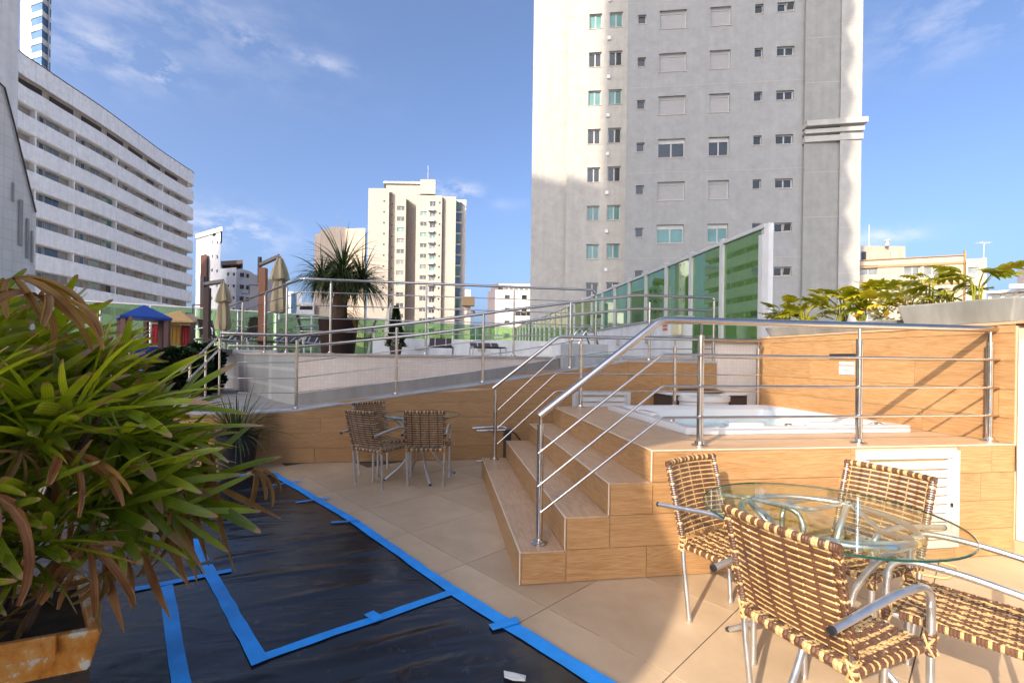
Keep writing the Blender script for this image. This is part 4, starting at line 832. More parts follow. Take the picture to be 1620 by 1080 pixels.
for lab, xy, f in (('shaded wicker chair on the left of the far glass table', (-.68, 5.27), (.58, .81)), ('shaded wicker chair with its back to us at the far glass table', (-.15, 5.27), (.1, 1)), ('shaded wicker chair facing us behind the far glass table', (-.72, 5.68), (.62, -.78))):
    c_ = copy_thing(ch, lab, (*xy, 0), rot_f(*f)); c_['group'] = GL
DK = [plain('dark_brown_cane', (.030, .016, .011), .5, var=.4, scale=14), plain('umber_cane', (.085, .045, .025), .5, var=.4, scale=14)]; DM = {}
def darken(c):   # the terrace chairs are woven in a darker cane
    for ch_ in c.children:
        if ch_.data and len(ch_.data.materials) == 2:
            if ch_.data.name not in DM:
                q = ch_.data.copy(); q.materials[0] = DK[1]; q.materials[1] = DK[0]; DM[ch_.data.name] = q
            ch_.data = DM[ch_.data.name]
GT = 'chairs on the upper terrace behind the railing'
for lab, uv, d, f in (('dark wicker chair left of the big brown pot on the terrace', (494, 555), 10.2, (.9, .3)), ('dark wicker chair right of the big brown pot on the terrace', (572, 555), 11.2, (-.9, -.2)), ('dark wicker chair below the orange umbrella post on the terrace', (396, 555), 10.9, (-.8, .6)), ('dark wicker chair at the far left end of the terrace railing', (338, 555), 11.6, (.9, -.4))):
    p = P(*uv, d); c_ = copy_thing(ch, lab, (p.x, p.y, ZT), rot_f(*f)); c_['group'] = GT; darken(c_)
def make_table(label, x, y, rz, r=.50):
    t = thing('glass_table', label, 'table', (x, y, 0), 'round glass tables', 0)
    m_ = MB(); seg = 72; prof = [(r - .004, 0), (r, .002), (r, .007), (r - .004, .009)]
    for (rr, z) in prof: m_.v += [(x + rr * math.cos(a), y + rr * math.sin(a), .735 + z) for a in [2 * math.pi * j / seg for j in range(seg)]]
    for k in range(3):
        for j in range(seg): m_.f.append((k * seg + j, k * seg + (j + 1) % seg, (k + 1) * seg + (j + 1) % seg, (k + 1) * seg + j)); m_.m.append(1)
    m_.f += [tuple(range(seg - 1, -1, -1)), tuple(range(3 * seg, 4 * seg))]; m_.m += [0, 0]
    m_.build('glass_top', [table_glass, glass_edge], t)
    R_ = .33
    MB().tube([(x + R_ * math.cos(2 * math.pi * j / 40), y + R_ * math.sin(2 * math.pi * j / 40), .716) for j in range(41)], .0135, 10, cap=False).build('top_ring', aluminium, t, True)
    MB().tube([(x + .10 * math.cos(2 * math.pi * j / 24), y + .10 * math.sin(2 * math.pi * j / 24), .36) for j in range(25)], .011, 8, cap=False).build('lower_ring', aluminium, t, True)
    for k in range(4):
        a = rz + k * math.pi / 2; c, s_ = math.cos(a), math.sin(a); q = lambda rr, z, b=0: (x + rr * c - b * s_, y + rr * s_ + b * c, z)
        pts = smooth_path([q(.33, .716), q(.20, .60), q(.115, .42), q(.115, .32), q(.22, .16), q(.42, .006)], .14, 5)
        MB().tube(pts, .0135, 10).build('leg', aluminium, t, True)
        MB().tube([q(.415, .012), q(.428, .001)], .0150, 8).build('foot_cap', rubber, t)
        MB().tube(smooth_path([q(.33, .716, .02), q(.18, .69, .10), q(.16, .69, .16), q(.02, .716, .33)], .12, 5), .0105, 8).build('ring_brace', aluminium, t, True)
        m_ = MB()
        for i in range(5): m_.mi = 1 if i % 2 else 0; m_.tube([q(.333, .716, -.03 + i * .012), q(.333, .716, -.018 + i * .012)], .0165, 8)
        m_.build('binding', CANES, t)
        MB().lathe(q(.33, .7296), [(.014, 0), (.014, .0045)], 10).build('glass_pad', white_paint, t)
    return t
make_table('round glass table with aluminium legs in the sun by the deck', 1.715, 1.83, .5); make_table('round glass table in the shade against the oak ramp wall', -.24, 5.52, .3, .46)
cd = MB().tube(smooth_path([G(1478, 886, .012), G(1515, 897, .012), G(1516, 905, .012), G(1495, 915, .012), G(1445, 905, .012), G(1420, 900, .012)], .04), .006, 6).build('cord', plain('tan_cord', (.55, .38, .15), .6), None, True); tag(cd, 'tan cord loop lying on the sunlit floor near the white tile wall', 'cord')
# ================================================================ BUILDINGS
ZG = -16
WIN_CACHE = {}
def win_mesh(kind, w_, h_, pane):
    """frame and pane, local: x along wall 0..w, y outwards is -, z 0..h"""
    key = (kind, round(w_, 2), round(h_, 2), pane.name)
    if key in WIN_CACHE: return WIN_CACHE[key]
    f = MB(); p = MB(); t_ = min(.07, w_ * .09); y0, y1 = -.03, .05
    f.box(0, t_, y0, y1, 0, h_); f.box(w_ - t_, w_, y0, y1, 0, h_); f.box(t_, w_ - t_, y0, y1, h_ - t_, h_); f.box(t_, w_ - t_, y0, y1, 0, t_)
    if kind == 'slide': f.box(w_ / 2 - t_ * .6, w_ / 2 + t_ * .6, y0 + .01, y1, t_, h_ - t_); p.box(t_, w_ / 2 - t_ * .6, .0, .03, t_, h_ - t_); p.box(w_ / 2 + t_ * .6, w_ - t_, .012, .04, t_, h_ - t_)
    elif kind == 'shutterhalf':
        f.box(t_, w_ - t_, y0, y1, h_ * .76, h_ - t_); f.box(w_ / 2 - t_ * .6, w_ / 2 + t_ * .6, y0 + .01, y1, t_, h_ * .76); p.box(t_, w_ / 2 - t_ * .6, .0, .03, t_, h_ * .76); p.box(w_ / 2 + t_ * .6, w_ - t_, .012, .04, t_, h_ * .76)
    elif kind == 'shutter':
        n = 9; hh = (h_ * .82 - t_) / n
        for k in range(n): p.box(t_, w_ - t_, .0, .03, t_ + k * hh + .008, t_ + (k + 1) * hh - .004)
        p.box(t_, w_ - t_, -.02, .03, h_ * .83, h_ - t_ - .01)
    elif kind == 'hopper':
        f.box(w_ / 2 - t_ * .6, w_ / 2 + t_ * .6, y0 + .01, y1, t_, h_ - t_); p.box(t_, w_ / 2 - t_ * .6, .0, .03, t_, h_ - t_)
        q0, q1, b_, hh = w_ / 2 + t_ * .7, w_ - t_ * .6, .14, .022
        for (xx) in (q0, q1): f.obox((xx, -.03 - b_ / 2, h_ * .5), (hh, 0, 0), (0, .012, 0), (0, -b_ / 2, h_ * .40))
        f.obox(((q0 + q1) / 2, -.03, h_ * .9), ((q1 - q0) / 2, 0, 0), (0, .012, 0), (0, 0, hh)); f.obox(((q0 + q1) / 2, -.03 - b_, h_ * .1), ((q1 - q0) / 2, 0, 0), (0, .012, 0), (0, 0, hh))
        p.obox(((q0 + q1) / 2, -.025 - b_ / 2, h_ * .5), ((q1 - q0) / 2 - hh, 0, 0), (0, .004, 0), (0, -b_ / 2 * .9, h_ * .37))
    else: p.box(t_, w_ - t_, .0, .03, t_, h_ - t_)
    r = (f.mesh('window_frame', frame_white), p.mesh('window_pane', pane)); WIN_CACHE[key] = r; return r
class Facade:
    """vertical wall from plan point a to b (left to right seen from outside) with recessed openings"""
    def __init__(s, rootobj, a, b, z0, z1, mat, name='wall', depth=.22):
        s.r, s.a, s.b, s.z0, s.z1, s.mat, s.name, s.depth = rootobj, Vector(a), Vector(b), z0, z1, mat, name, depth
        s.t = (s.b - s.a).normalized(); s.W = (s.b - s.a).length; s.n = Vector((s.t.y, -s.t.x)); s.rz = math.atan2(s.t.y, s.t.x); s.holes = []; s.wins = []
    def at(s, x, y, z): p = s.a + s.t * x - s.n * y; return (p.x, p.y, z)
    def window(s, x, z, w_, h_, kind='slide', pane=None, sill=True): s.holes.append((x, x + w_, z, z + h_)); s.wins.append((x, z, w_, h_, kind, pane or win_dark, sill))
    def build(s):
        xs = sorted({0, s.W} | {h[0] for h in s.holes} | {h[1] for h in s.holes}); zs = sorted({s.z0, s.z1} | {h[2] for h in s.holes} | {h[3] for h in s.holes}); m_ = MB()
        for i in range(len(xs) - 1):
            run = None
            for k in range(len(zs) - 1):
                cx, cz = (xs[i] + xs[i + 1]) / 2, (zs[k] + zs[k + 1]) / 2
                hole = any(h[0] < cx < h[1] and h[2] < cz < h[3] for h in s.holes)
                if not hole: run = (run[0], zs[k + 1]) if run else (zs[k], zs[k + 1])
                if (hole or k == len(zs) - 2) and run:
                    m_.add([s.at(xs[i], 0, run[0]), s.at(xs[i + 1], 0, run[0]), s.at(xs[i + 1], 0, run[1]), s.at(xs[i], 0, run[1])], [(0, 1, 2, 3)]); run = None
        d = s.depth
        for (x0, x1, z0, z1) in s.holes:
            c = [s.at(x0, 0, z0), s.at(x1, 0, z0), s.at(x1, 0, z1), s.at(x0, 0, z1), s.at(x0, d, z0), s.at(x1, d, z0), s.at(x1, d, z1), s.at(x0, d, z1)]
            m_.add(c, [(0, 4, 5, 1), (1, 5, 6, 2), (2, 6, 7, 3), (3, 7, 4, 0)])
        m_.build(s.name, s.mat, s.r)
        for (x, z, w_, h_, kind, pane, sill) in s.wins:
            fm, pm_ = win_mesh(kind, w_, h_, pane); f = put(fm, 'window', s.r, s.at(x, s.depth - .055, z), s.rz); g = bpy.data.objects.new('pane', pm_); COL.objects.link(g); g.parent = f
            if sill: put(sill_mesh(w_), 'sill', s.r, s.at(x - .05, .02, z - .05), s.rz)
        return s
SILL = {}
def sill_mesh(w_):
    k = round(w_, 2)
    if k not in SILL: SILL[k] = MB().box(0, w_ + .1, -.05, .03, 0, .05).mesh('sill', frame_brown)
    return SILL[k]
def V2(u, d): p = P(u, 500, d); return Vector((p.x, p.y))
def slab(rootobj, a, b, depth, z0, z1, mat, name, front=False):
    """box behind the line a-b (as seen), optionally without its front"""
    a, b = Vector(a), Vector(b); t_ = (b - a).normalized(); n_ = (a if (a.x + b.x) / 2 - (a.y + b.y) / 2 * .153 > 0 else b).normalized()
    q = [a, b, b + n_ * depth, a + n_ * depth]; m_ = MB(); vv = [(*p, z0) for p in q] + [(*p, z1) for p in q]
    fs = [(4, 5, 6, 7), (1, 2, 6, 5), (2, 3, 7, 6), (3, 0, 4, 7)] + ([(0, 1, 5, 4)] if front else []); m_.add(vv, fs); return m_.build(name, mat, rootobj)
rb = random.Random(11)
# ---------------------------------------------------------------- the big pale tower on the right
A = V2(987, 31.1); B = V2(1268, 29.8); tw = thing('apartment_tower', 'tall pale apartment tower with white roller shutters and teal windows, right of centre', 'apartment tower', (*((A + B) / 2), ZG))
tT = (B - A).normalized(); nT = Vector((tT.y, -tT.x)); ZTOP = 62
fl = 2.9; main = Facade(tw, A, B, ZG, ZTOP, facade_bluegrey if False else concrete('tower_render', (.29, .288, .275), .05))
def fx(F, u):   # distance along facade where the bearing u meets it
    r = ray(u, 500).xy; # solve A + t x = r k
    d = F.t.x * (-r.y) - (-r.x) * F.t.y; x = (F.a.x * r.y - F.a.y * r.x) / -( F.t.x * r.y - F.t.y * r.x) ; return x
def fz(F, u, v):
    x = fx(F, u); p = F.a + F.t * x; r = ray(u, v); k = p.x / r.x if abs(r.x) > .05 else p.y / r.y; return EYE + r.z * k
zref = fz(main, 1058, 308) ; 
for k in range(-6, 22):
    z = fz(main, 1058, 252) + (k) * fl     # sill level of the big window row with open shutters (v 252)
    kk = k
    x1, x2 = fx(main, 1037), fx(main, 1080); x3, x4 = fx(main, 1117), fx(main, 1150)
    if kk == 0: main.window(x1, z, x2 - x1, 1.25, 'shutterhalf', win_dark); main.window(x3, z, x4 - x3, 1.25, 'shutterhalf', win_dark)
    elif kk == -2: main.window(x1, z, x2 - x1, 1.25, 'shutterhalf', win_teal); main.window(x3, z, x4 - x3, 1.25, 'shutterhalf', win_teal)
    else: main.window(x1, z, x2 - x1, 1.25, 'shutter', shutter_m); main.window(x3, z, x4 - x3, 1.25, 'shutter', shutter_m)
    main.window(fx(main, 1003), z + .45, .55, .62, 'plain', win_dark); main.window(fx(main, 1188), z + .62, .52, .62, 'plain', win_dark)
    main.window(fx(main, 1223), z + .62, 1.1, .62, 'hopper' if kk in (-3, -2, 4, 3) else 'slide', win_dark)
main.build()
for k in range(-3, 8): put(MB().box(0, main.W, -.004, .02, 0, .022).mesh('joint', frame_brown), 'expansion_joint', tw, main.at(0, 0, fz(main, 1100, 140) + k * 2 * fl), main.rz)
slab(tw, A + (-nT) * 0, B, 16, ZG, ZTOP, facade_white, 'side_walls')
# recessed left bay with paired teal windows
A2, B2 = V2(893, 34.6), V2(987, 34.15); bay = Facade(tw, A2, B2, ZG, ZTOP, concrete('tower_cream', (.38, .36, .325), .08), 'recessed_wall')
for k in range(-6, 22):
    z = fz(bay, 935, 351) + k * fl; pn = (win_teal, win_dark, win_dark, win_teal, win_dark, win_teal, win_dark, win_teal)[k % 8]
    kind = 'slide'
    bay.window(fx(bay, 926), z, fx(bay, 946) - fx(bay, 926), 1.12, kind, pn); bay.window(fx(bay, 958), z + .03, fx(bay, 979) - fx(bay, 958), 1.12, kind, pn)
    put(MB().box(0, .22, -.10, .0, 0, .26).mesh('vent', facade_white), 'vent_box', tw, bay.at(fx(bay, 955), 0, z - .95), bay.rz)
bay.build()
A3, B3 = V2(838, 35.6), V2(893, 35.3); lb = Facade(tw, A3, B3, ZG, ZTOP, concrete('tower_cream_side', (.39, .37, .335), .08), 'corner_wall').build(); slab(tw, A3, B3, 10, ZG, ZTOP, facade_white, 'side_walls')
put(MB().box(0, .05, -.005, .02, ZG + 16, ZTOP + 16).mesh('joint', frame_brown), 'expansion_joint', tw, (*lb.at(fx(lb, 864), 0, 0)[:2], -16), lb.rz)
for k in range(-2, 6):
    put(MB().box(0, bay.W, -.004, .02, 0, .03).mesh('joint', frame_brown), 'expansion_joint', tw, bay.at(0, 0, fz(bay, 930, 197) + k * 2 * fl), bay.rz); put(MB().box(0, lb.W, -.004, .02, 0, .03).mesh('joint', frame_brown), 'expansion_joint', tw, lb.at(0, 0, fz(lb, 870, 222) + k * 2 * fl), lb.rz)
slab(tw, V2(987, 31.1), V2(987.5, 34.3), .02, ZG, ZTOP, facade_white, 'return_wall', True)
# right grey column with cornice
A4, B4 = V2(1268, 29.55), V2(1325, 29.28); C4, D4 = V2(1325, 29.1), V2(1359, 28.95)
gcol = Facade(tw, A4, B4, ZG, ZTOP, concrete('tower_grey_column', (.255, .25, .232), .06), 'grey_panel').build(); pil = Facade(tw, C4, D4, ZG, ZTOP, concrete('tower_pilaster', (.33, .32, .295), .06), 'pilaster').build(); slab(tw, C4, D4, 12, ZG, ZTOP, facade_white, 'side_walls')
zc = fz(pil, 1340, 192); cornice_m = concrete('cornice_render', (.38, .365, .33), .05)
for (dz, h_, o_) in ((0, .34, .34), (-.50, .26, .17), (-.92, .36, .10), (-.62, .09, .13)):
    q0, q1 = A4 + nT * o_, D4 + nT * o_ + tT * o_ * .55; n_ = -nT; m_ = MB(); m_.prism([q0, q1, q1 + n_ * 2, q0 + n_ * 2], zc + dz - h_ + .38 - .38, zc + dz); m_.build('cornice', cornice_m, tw)
for k in range(-8, 22): put(MB().box(0, pil.W, -.004, .02, 0, .03).mesh('joint', frame_brown), 'expansion_joint', tw, pil.at(0, 0, fz(pil, 1340, 254) + k * fl / 2), pil.rz)
for k in range(0, 12): put(MB().box(0, gcol.W, -.004, .02, 0, .025).mesh('joint', cornice_m), 'expansion_joint', tw, gcol.at(0, 0, fz(gcol, 1300, 134) + (k - 3) * fl), gcol.rz)
# ---------------------------------------------------------------- curved hotel on the left
ht = thing('hotel_building', 'long white curved hotel with stacked balcony bands on the left', 'hotel', (*V2(200, 64), ZG))
hp = [(-10, 44.2), (25, 47.8), (62, 50.4), (100, 53.4), (155, 58.3), (200, 63.5), (250, 70.6), (288, 76.5), (300, 78.5)]
pts = [V2(u, d) for u, d in hp]
def catmull(p, n=6):
    o = []
    for i in range(len(p) - 1):
        a, b, c, d = p[max(i - 1, 0)], p[i], p[i + 1], p[min(i + 2, len(p) - 1)]
        for k in range(n): t = k / n; o.append(.5 * ((2 * b) + (c - a) * t + (2 * a - 5 * b + 4 * c - d) * t * t + (3 * b - a - 3 * c + d) * t ** 3))
    return o + [p[-1]]
pl_ = catmull(pts)
ed = (pl_[-1] - pl_[-2]).normalized(); en = Vector((ed.y, -ed.x)); en = en if en.x < 0 else -en
for k in range(1, 9): a = R(90 * k / 8); pl_.append(pl_[len(pl_) - k] * 0 + pts[-1] + ed * (2.2 * math.sin(a)) + en * (2.2 * (1 - math.cos(a))))
pl_ += [pl_[-1] + en * 12]
def offset_poly(pts, d):
    o = []
    for i, p in enumerate(pts):
        t = (pts[min(i + 1, len(pts) - 1)] - pts[max(i - 1, 0)]).normalized(); n_ = Vector((t.y, -t.x)); n_ = n_ if n_.x < .3 and True else n_
        o.append(p + Vector((-t.y, t.x)) * d)
    return o
HB = 31.5 + EYE
pin = offset_poly(pl_, .85); pinb = offset_poly(pl_, .18)
def band(z0, z1, outer, inner, mat, name):
    n = len(outer); m_ = MB(); m_.v = [(*p, z0) for p in outer] + [(*p, z1) for p in outer] + [(*p, z1) for p in inner] + [(*p, z0) for p in inner]
    for i in range(n - 1):
        for a, b in ((0, 1), (1, 2), (2, 3), (3, 0)): m_.f.append((a * n + i, a * n + i + 1, b * n + i + 1, b * n + i)); m_.m.append(0)
    return m_.build(name, mat, ht)
band(HB - 2.15, HB, pl_, pinb, facade_hotel, 'roof_parapet'); band(HB - .0, HB + .10, offset_poly(pl_, -.04), offset_poly(pl_, .3), brown_dark, 'roof_trim')
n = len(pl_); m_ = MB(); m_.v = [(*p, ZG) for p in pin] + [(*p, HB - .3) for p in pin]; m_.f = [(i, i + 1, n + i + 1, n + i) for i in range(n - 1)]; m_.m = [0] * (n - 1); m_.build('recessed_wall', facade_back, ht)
m_ = MB(); m_.prism([pin[0]] + pin[:-1:6] + [pin[-1], pin[-1] + Vector((-30, 0)), pin[0] + Vector((-30, 0))], HB - .42, HB - .32); m_.build('roof', cement, ht)
arc = [0]
for a, b in zip(pl_, pl_[1:]): arc.append(arc[-1] + (b - a).length)
def at_arc(line, s):
    for i in range(len(arc) - 1):
        if s <= arc[i + 1]: f = (s - arc[i]) / max(1e-6, arc[i + 1] - arc[i]); p = line[i].lerp(line[i + 1], f); t = (pl_[i + 1] - pl_[i]).normalized(); return p, t
    return line[-1], (pl_[-1] - pl_[-2]).normalized()
def arc_u(u):
    best = min(range(len(pl_) - 10), key=lambda i: abs(math.atan2(pl_[i].x, pl_[i].y) - math.atan2(ray(u, 500).x, ray(u, 500).y))); return arc[best]
hfl = 2.9; fins = [arc_u(u) for u in (56, 117, 184, 255)]; fins = [fins[0]] + fins[1:]
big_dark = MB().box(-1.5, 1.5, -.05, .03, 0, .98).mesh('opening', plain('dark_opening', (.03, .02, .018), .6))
def hw_mesh(w_, h_, pm):
    f = MB().box(-w_ / 2, w_ / 2, -.08, .0, 0, h_).mesh('window', frame_white); m_ = MB(); k = .07; n_ = 2 if w_ > 1 else 1
    for i in range(n_): a = -w_ / 2 + k + i * (w_ - 2 * k) / n_; m_.box(a + .03, a + (w_ - 2 * k) / n_ - .03, -.095, -.082, k, h_ - k)
    return f, m_.mesh('pane', pm)
HW = {k: hw_mesh(*v) for k, v in dict(s=(.7, 1.1, win_dark), m=(1.9, 1.2, win_dark), mt=(1.9, 1.2, win_teal), w=(1.9, 1.2, win_pale)).items()}
def hput(kind, s_, z):
    p, t = at_arc(pin, s_); rz = math.atan2(t.y, t.x) + 0
    o = put(HW[kind][0], 'window', ht, (p.x, p.y, z), rz); g = bpy.data.objects.new('pane', HW[kind][1]); COL.objects.link(g); g.parent = o
TOT = arc_u(300)
for k in range(16):
    zt = HB - 2.15 - 1.1 - k * hfl
    if zt < ZG + 3: break
    band(zt - 1.8, zt, pl_, pinb, facade_hotel, 'balcony_parapet'); band(zt - 1.85, zt - 1.65, pinb, pin, facade_hotel, 'balcony_floor')
    if k == 0:
        pass
    # gap above this band is zt .. zt+1.1
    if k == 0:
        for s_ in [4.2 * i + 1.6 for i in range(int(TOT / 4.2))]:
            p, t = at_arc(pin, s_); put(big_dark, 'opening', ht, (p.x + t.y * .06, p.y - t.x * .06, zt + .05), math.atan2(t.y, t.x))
        continue
    for i, s0 in enumerate(fins):
        nx = fins[i + 1] if i + 1 < len(fins) else s0 + 8.4
        p, t = at_arc(pl_, s0); nn_ = Vector((-t.y, t.x)); m_ = MB(); q = [p + nn_ * .2 - t * .09, p + nn_ * .2 + t * .09, p + nn_ * .84 + t * .09, p + nn_ * .84 - t * .09]; m_.prism(q, zt - .2, zt + 1.12); m_.build('balcony_fin', facade_hotel, ht)
        W_ = nx - s0
        for f, kd in ((.10, 's'), (.26, 's'), (.55, rb.choice(['m', 'w', 'mt', 'w'])), (.86 if W_ < 9.5 else .8, rb.choice(['m', 'w', 'mt']))):
            if s0 + f * W_ < TOT - .5 and not (f > .8 and i == 0): hput(kd, s0 + f * W_, zt - .12)
    hput('s', fins[0] - 2.0, zt - .12)
# ---------------------------------------------------------------- generic distant blocks
def tower_box(name, label, u0, u1, d0, d1, v_top, mat, depth=12, windows=(), pane=None, group=None, z_bot=ZG, kind='plain', floors=None, sill=False, roofmat=None):
    a, b = V2(u0, d0), V2(u1, d1); zt = P((u0 + u1) / 2, v_top, (d0 + d1) / 2).z; t = thing(name, label, 'building', (*((a + b) / 2), z_bot), group)
    F = Facade(t, a, b, z_bot, zt, mat)
    for (u, v, w_, h_, step, nrow, pn) in windows:
        for k in range(nrow): 
            x = fx(F, u); z = fz(F, u, v) - k * step
            if z > z_bot + .5 and z + h_ < zt and 0 < x and x + w_ < F.W: F.window(x, z, w_, h_, kind, pn, sill)
    F.build(); slab(t, a, b, depth, z_bot, zt, mat, 'side_walls'); return t, F, zt
def roof_block(t, u0, u1, d, v0, zbase, mat, depth=5, name='penthouse'):
    a, b = V2(u0, d), V2(u1, d); zt = P((u0 + u1) / 2, v0, d).z; slab(t, a, b, depth, zbase - .05, zt, mat, name, True); return zt
# central cream tower
ct = thing('apartment_tower', 'cream apartment tower with rows of small windows in the centre distance', 'apartment tower', (*V2(657, 124), ZG))
cream = concrete('central_tower_render', (.37, .32, .265), .08)
def cbay(u0, u1, d, vtop, wins, depth=8, mat=None, dr=None):
    a, b = V2(u0, d), V2(u1, dr or d); zt = P((u0 + u1) / 2, vtop, d).z; F = Facade(ct, a, b, ZG, zt, mat or cream, depth=.25)
    for (u, v, w_, h_, kd, pn) in wins:
        for k in range(18):
            z = fz(F, u, v) - k * 2.9
            if z < ZG + 2: break
            F.window(fx(F, u), z, w_, h_, kd, pn if not callable(pn) else pn(k), False)
    F.build(); slab(ct, a, b, depth, ZG, zt, mat or cream, 'side_walls'); return F
mixp = lambda k: rb.choice([win_dark, win_dark, win_pale, win_teal])
cbay(580, 613, 122, 298, [(604, 313, .5, .5, 'plain', win_dark)])
cbay(613, 624, 123.6, 304, [(617, 317, .5, .5, 'plain', win_dark)])
cbay(624, 640, 122.5, 306, [(626, 325, 2.0, 1.15, 'slide', mixp)])
cbay(640, 658, 126.5, 306, [])
cbay(656, 697, 123.5, 309, [(663, 326, 1.75, 1.1, 'slide', mixp), (678, 326, 1.5, 1.3, 'slide', mixp), (692, 322, .5, .5, 'plain', win_dark)])
cbay(697, 719, 124.6, 311, [])
for k in range(15):
    Fq = V2(680, 123.1); z = P(680, 332.5 + k * 16.85, 123.4).z; m_ = MB(); m_.obox((Fq.x, Fq.y, z), (.8, 0, 0), (0, .45, 0), (0, 0, .28)); m_.build('ac_unit', white_paint, ct)
dk = cbay(718, 735, 129, 316, [], mat=facade_cream)
for k in range(15):
    a, b = V2(719, 127.2), V2(726, 127.6); z = P(722, 332 + k * 17, 127).z; slab(ct, a, b, 1.2, z, z + 2.2, win_blue if k % 3 else win_teal, 'balcony_glass', True); slab(ct, a - Vector((.1, .2)), b + Vector((.3, -.1)), 1.4, z + 2.25, z + 2.8, facade_cream, 'balcony_slab', True)
roof_block(ct, 608, 672, 127, 291, P(640, 306, 126).z, cream, 9); roof_block(ct, 662, 686, 126, 284, P(640, 306, 126).z, cream, 6)
slab(ct, V2(604, 126.5), V2(664, 126.5), 10, P(640, 291, 126).z + .3, P(640, 289, 126).z + .5, facade_white, 'roof_slab', True)
q = V2(674, 128); MB().tube([(*q, P(674, 284, 128).z), (*q, P(674, 262, 128).z)], .07, 5).build('antenna', facade_grey, ct)
t, F, zt = tower_box('apartment_tower', 'beige apartment block half hidden by the potted palm', 496, 578, 142, 140, 369, facade_beige, 14, [(567, 378, .9, 1.0, 2.9, 14, win_dark)]); t['category'] = 'apartment tower'
slab(t, V2(505, 139), V2(576, 137), 4, ZG, zt + .6, concrete('peach_render', (.46, .37, .285), .1), 'front_wall', True); roof_block(t, 518, 545, 141, 359, zt, facade_beige); q = V2(533, 141); MB().tube([(*q, zt), (*q, P(533, 336, 141).z)], .06, 5).build('antenna', facade_grey, t)
# blocks between hotel and centre
t, F, zt = tower_box('apartment_tower', 'white apartment tower with a heavy cornice just right of the hotel', 309, 347, 98, 92, 366, facade_bluegrey, 12, [(333, 385, .7, .7, 2.9, 14, win_dark), (341, 386, .7, .7, 2.9, 14, win_dark), (320, 372, 1.6, 1.0, 99, 1, win_dark), (334, 374, 1.6, 1.0, 99, 1, win_dark)])
a, b = V2(308, 97.3), V2(349.5, 91.2); slab(t, a, b, 12, zt - .9, zt, facade_white, 'cornice', True); a, b = V2(316, 95.4), V2(326, 94); slab(t, a, b, 1.0, ZG, P(320, 403, 95).z, plain('brick_brown', (.075, .024, .014), .8), 'brown_panel', True); t['category'] = 'apartment tower'
t = thing('apartment_tower', 'grey apartment tower with a rounded corner and dark roof canopy', 'apartment tower', (*V2(375, 112), ZG)); zt = P(372, 423, 112).z
F = Facade(t, V2(347, 114), V2(373, 112), ZG, zt, facade_bluegrey); 
for k in range(9):
    for u in (358, 367): F.window(fx(F, u), fz(F, u, 436) - k * 2.9, .8, .8, 'plain', win_dark, False)
F.build(); slab(t, V2(347, 114), V2(373, 112), 8, ZG, zt, facade_cream, 'side_walls')
cpts = [V2(373 + i * 3.6, 111 + (i / 8) ** 3 * 7) for i in range(9)]; m_ = MB(); m_.prism(cpts + [cpts[-1] + Vector((2, 8)), cpts[0] + Vector((0, 8))], ZG, zt - .6); m_.build('rounded_wall', concrete('rounded_render', (.42, .43, .47), .1), t, True)
sm_w = MB().box(-.45, .45, -.05, .05, 0, 1.0).mesh('window', win_dark)
for k in range(9):
    for u in (382, 390): i = (u - 373) / 3.6; p = V2(u, 111 + (i / 8) ** 3 * 7 - .15); put(sm_w, 'window', t, (p.x, p.y, P(u, 438, 111).z - k * 2.9), -.0)
slab(t, V2(348, 116), V2(383, 114), 8, P(365, 418, 115).z, P(365, 412, 115).z, brown_dark, 'roof_canopy', True)
for u in (350, 366, 381): q = V2(u, 116); MB().tube([(*q, zt - .3), (*q, P(u, 416, 116).z)], .12, 5).build('canopy_post', facade_dark, t)
t, _, _ = tower_box('office_block', 'slim white and blue block behind the folded umbrella', 424, 441, 165, 165, 478, facade_bluegrey, 8)
t, _, zt = tower_box('office_block', 'white block with a blue glass stripe, left of the potted palm', 448, 477, 150, 150, 461, facade_white, 10); slab(t, V2(460, 149.6), V2(467, 149.6), .3, ZG, zt - .6, win_blue, 'glass_stripe', True)
tower_box('office_block', 'low pale block with dark window bands left of the potted palm', 470, 497, 140, 140, 478, facade_white, 10, [(474, 490, 4, 1.2, 3.4, 6, win_dark)])
tower_box('apartment_tower', 'yellowish low tower behind the green glass, below the umbrella', 436, 470, 120, 120, 497, facade_cream, 8, [(441, 508, 1.2, .9, 2.8, 8, win_dark), (456, 508, 1.2, .9, 2.8, 8, win_dark)])
t, F, zt = tower_box('water_tower', 'narrow beige tower with an overhanging dark tank right of the cream tower', 735, 744, 118, 118, 458, facade_beige, 4); t['category'] = 'tower'; q = V2(741, 118); MB().box(q.x - 1.6, q.x + 1.5, q.y - 1.2, q.y + 1, P(741, 484, 118).z, P(741, 470, 118).z).build('tank', plain('ochre_tank', (.13, .085, .04), .8), t); MB().lathe((q.x + .6, q.y - .5, P(741, 500, 118).z), [(.6, 0), (1.2, .5), (1.0, 1.4)], 12).build('equipment', facade_dark, t); m_ = MB()
for k in range(12): z = P(746, 540, 117).z + k * .7; m_.box(q.x + .75, q.x + 1.2, q.y - 1, q.y - .95, z, z + .08)
m_.box(q.x + .72, q.x + .78, q.y - 1, q.y - .95, ZG, P(746, 496, 117).z); m_.box(q.x + 1.18, q.x + 1.24, q.y - 1, q.y - .95, ZG, P(746, 496, 117).z); m_.build('ladder', facade_dark, t)
t, F, zt = tower_box('office_block', 'cream block with dark side wall beside the big pale tower', 783, 852, 78, 78, 459, facade_cream, 12, [(798, 474, .95, .8, 2.2, 4, win_dark), (825, 474, .95, .8, 2.2, 4, win_dark), (815, 500, 1.0, .85, 99, 1, win_dark), (824, 500, 1.0, .85, 99, 1, win_dark), (832, 500, 1.0, .85, 99, 1, win_dark)])
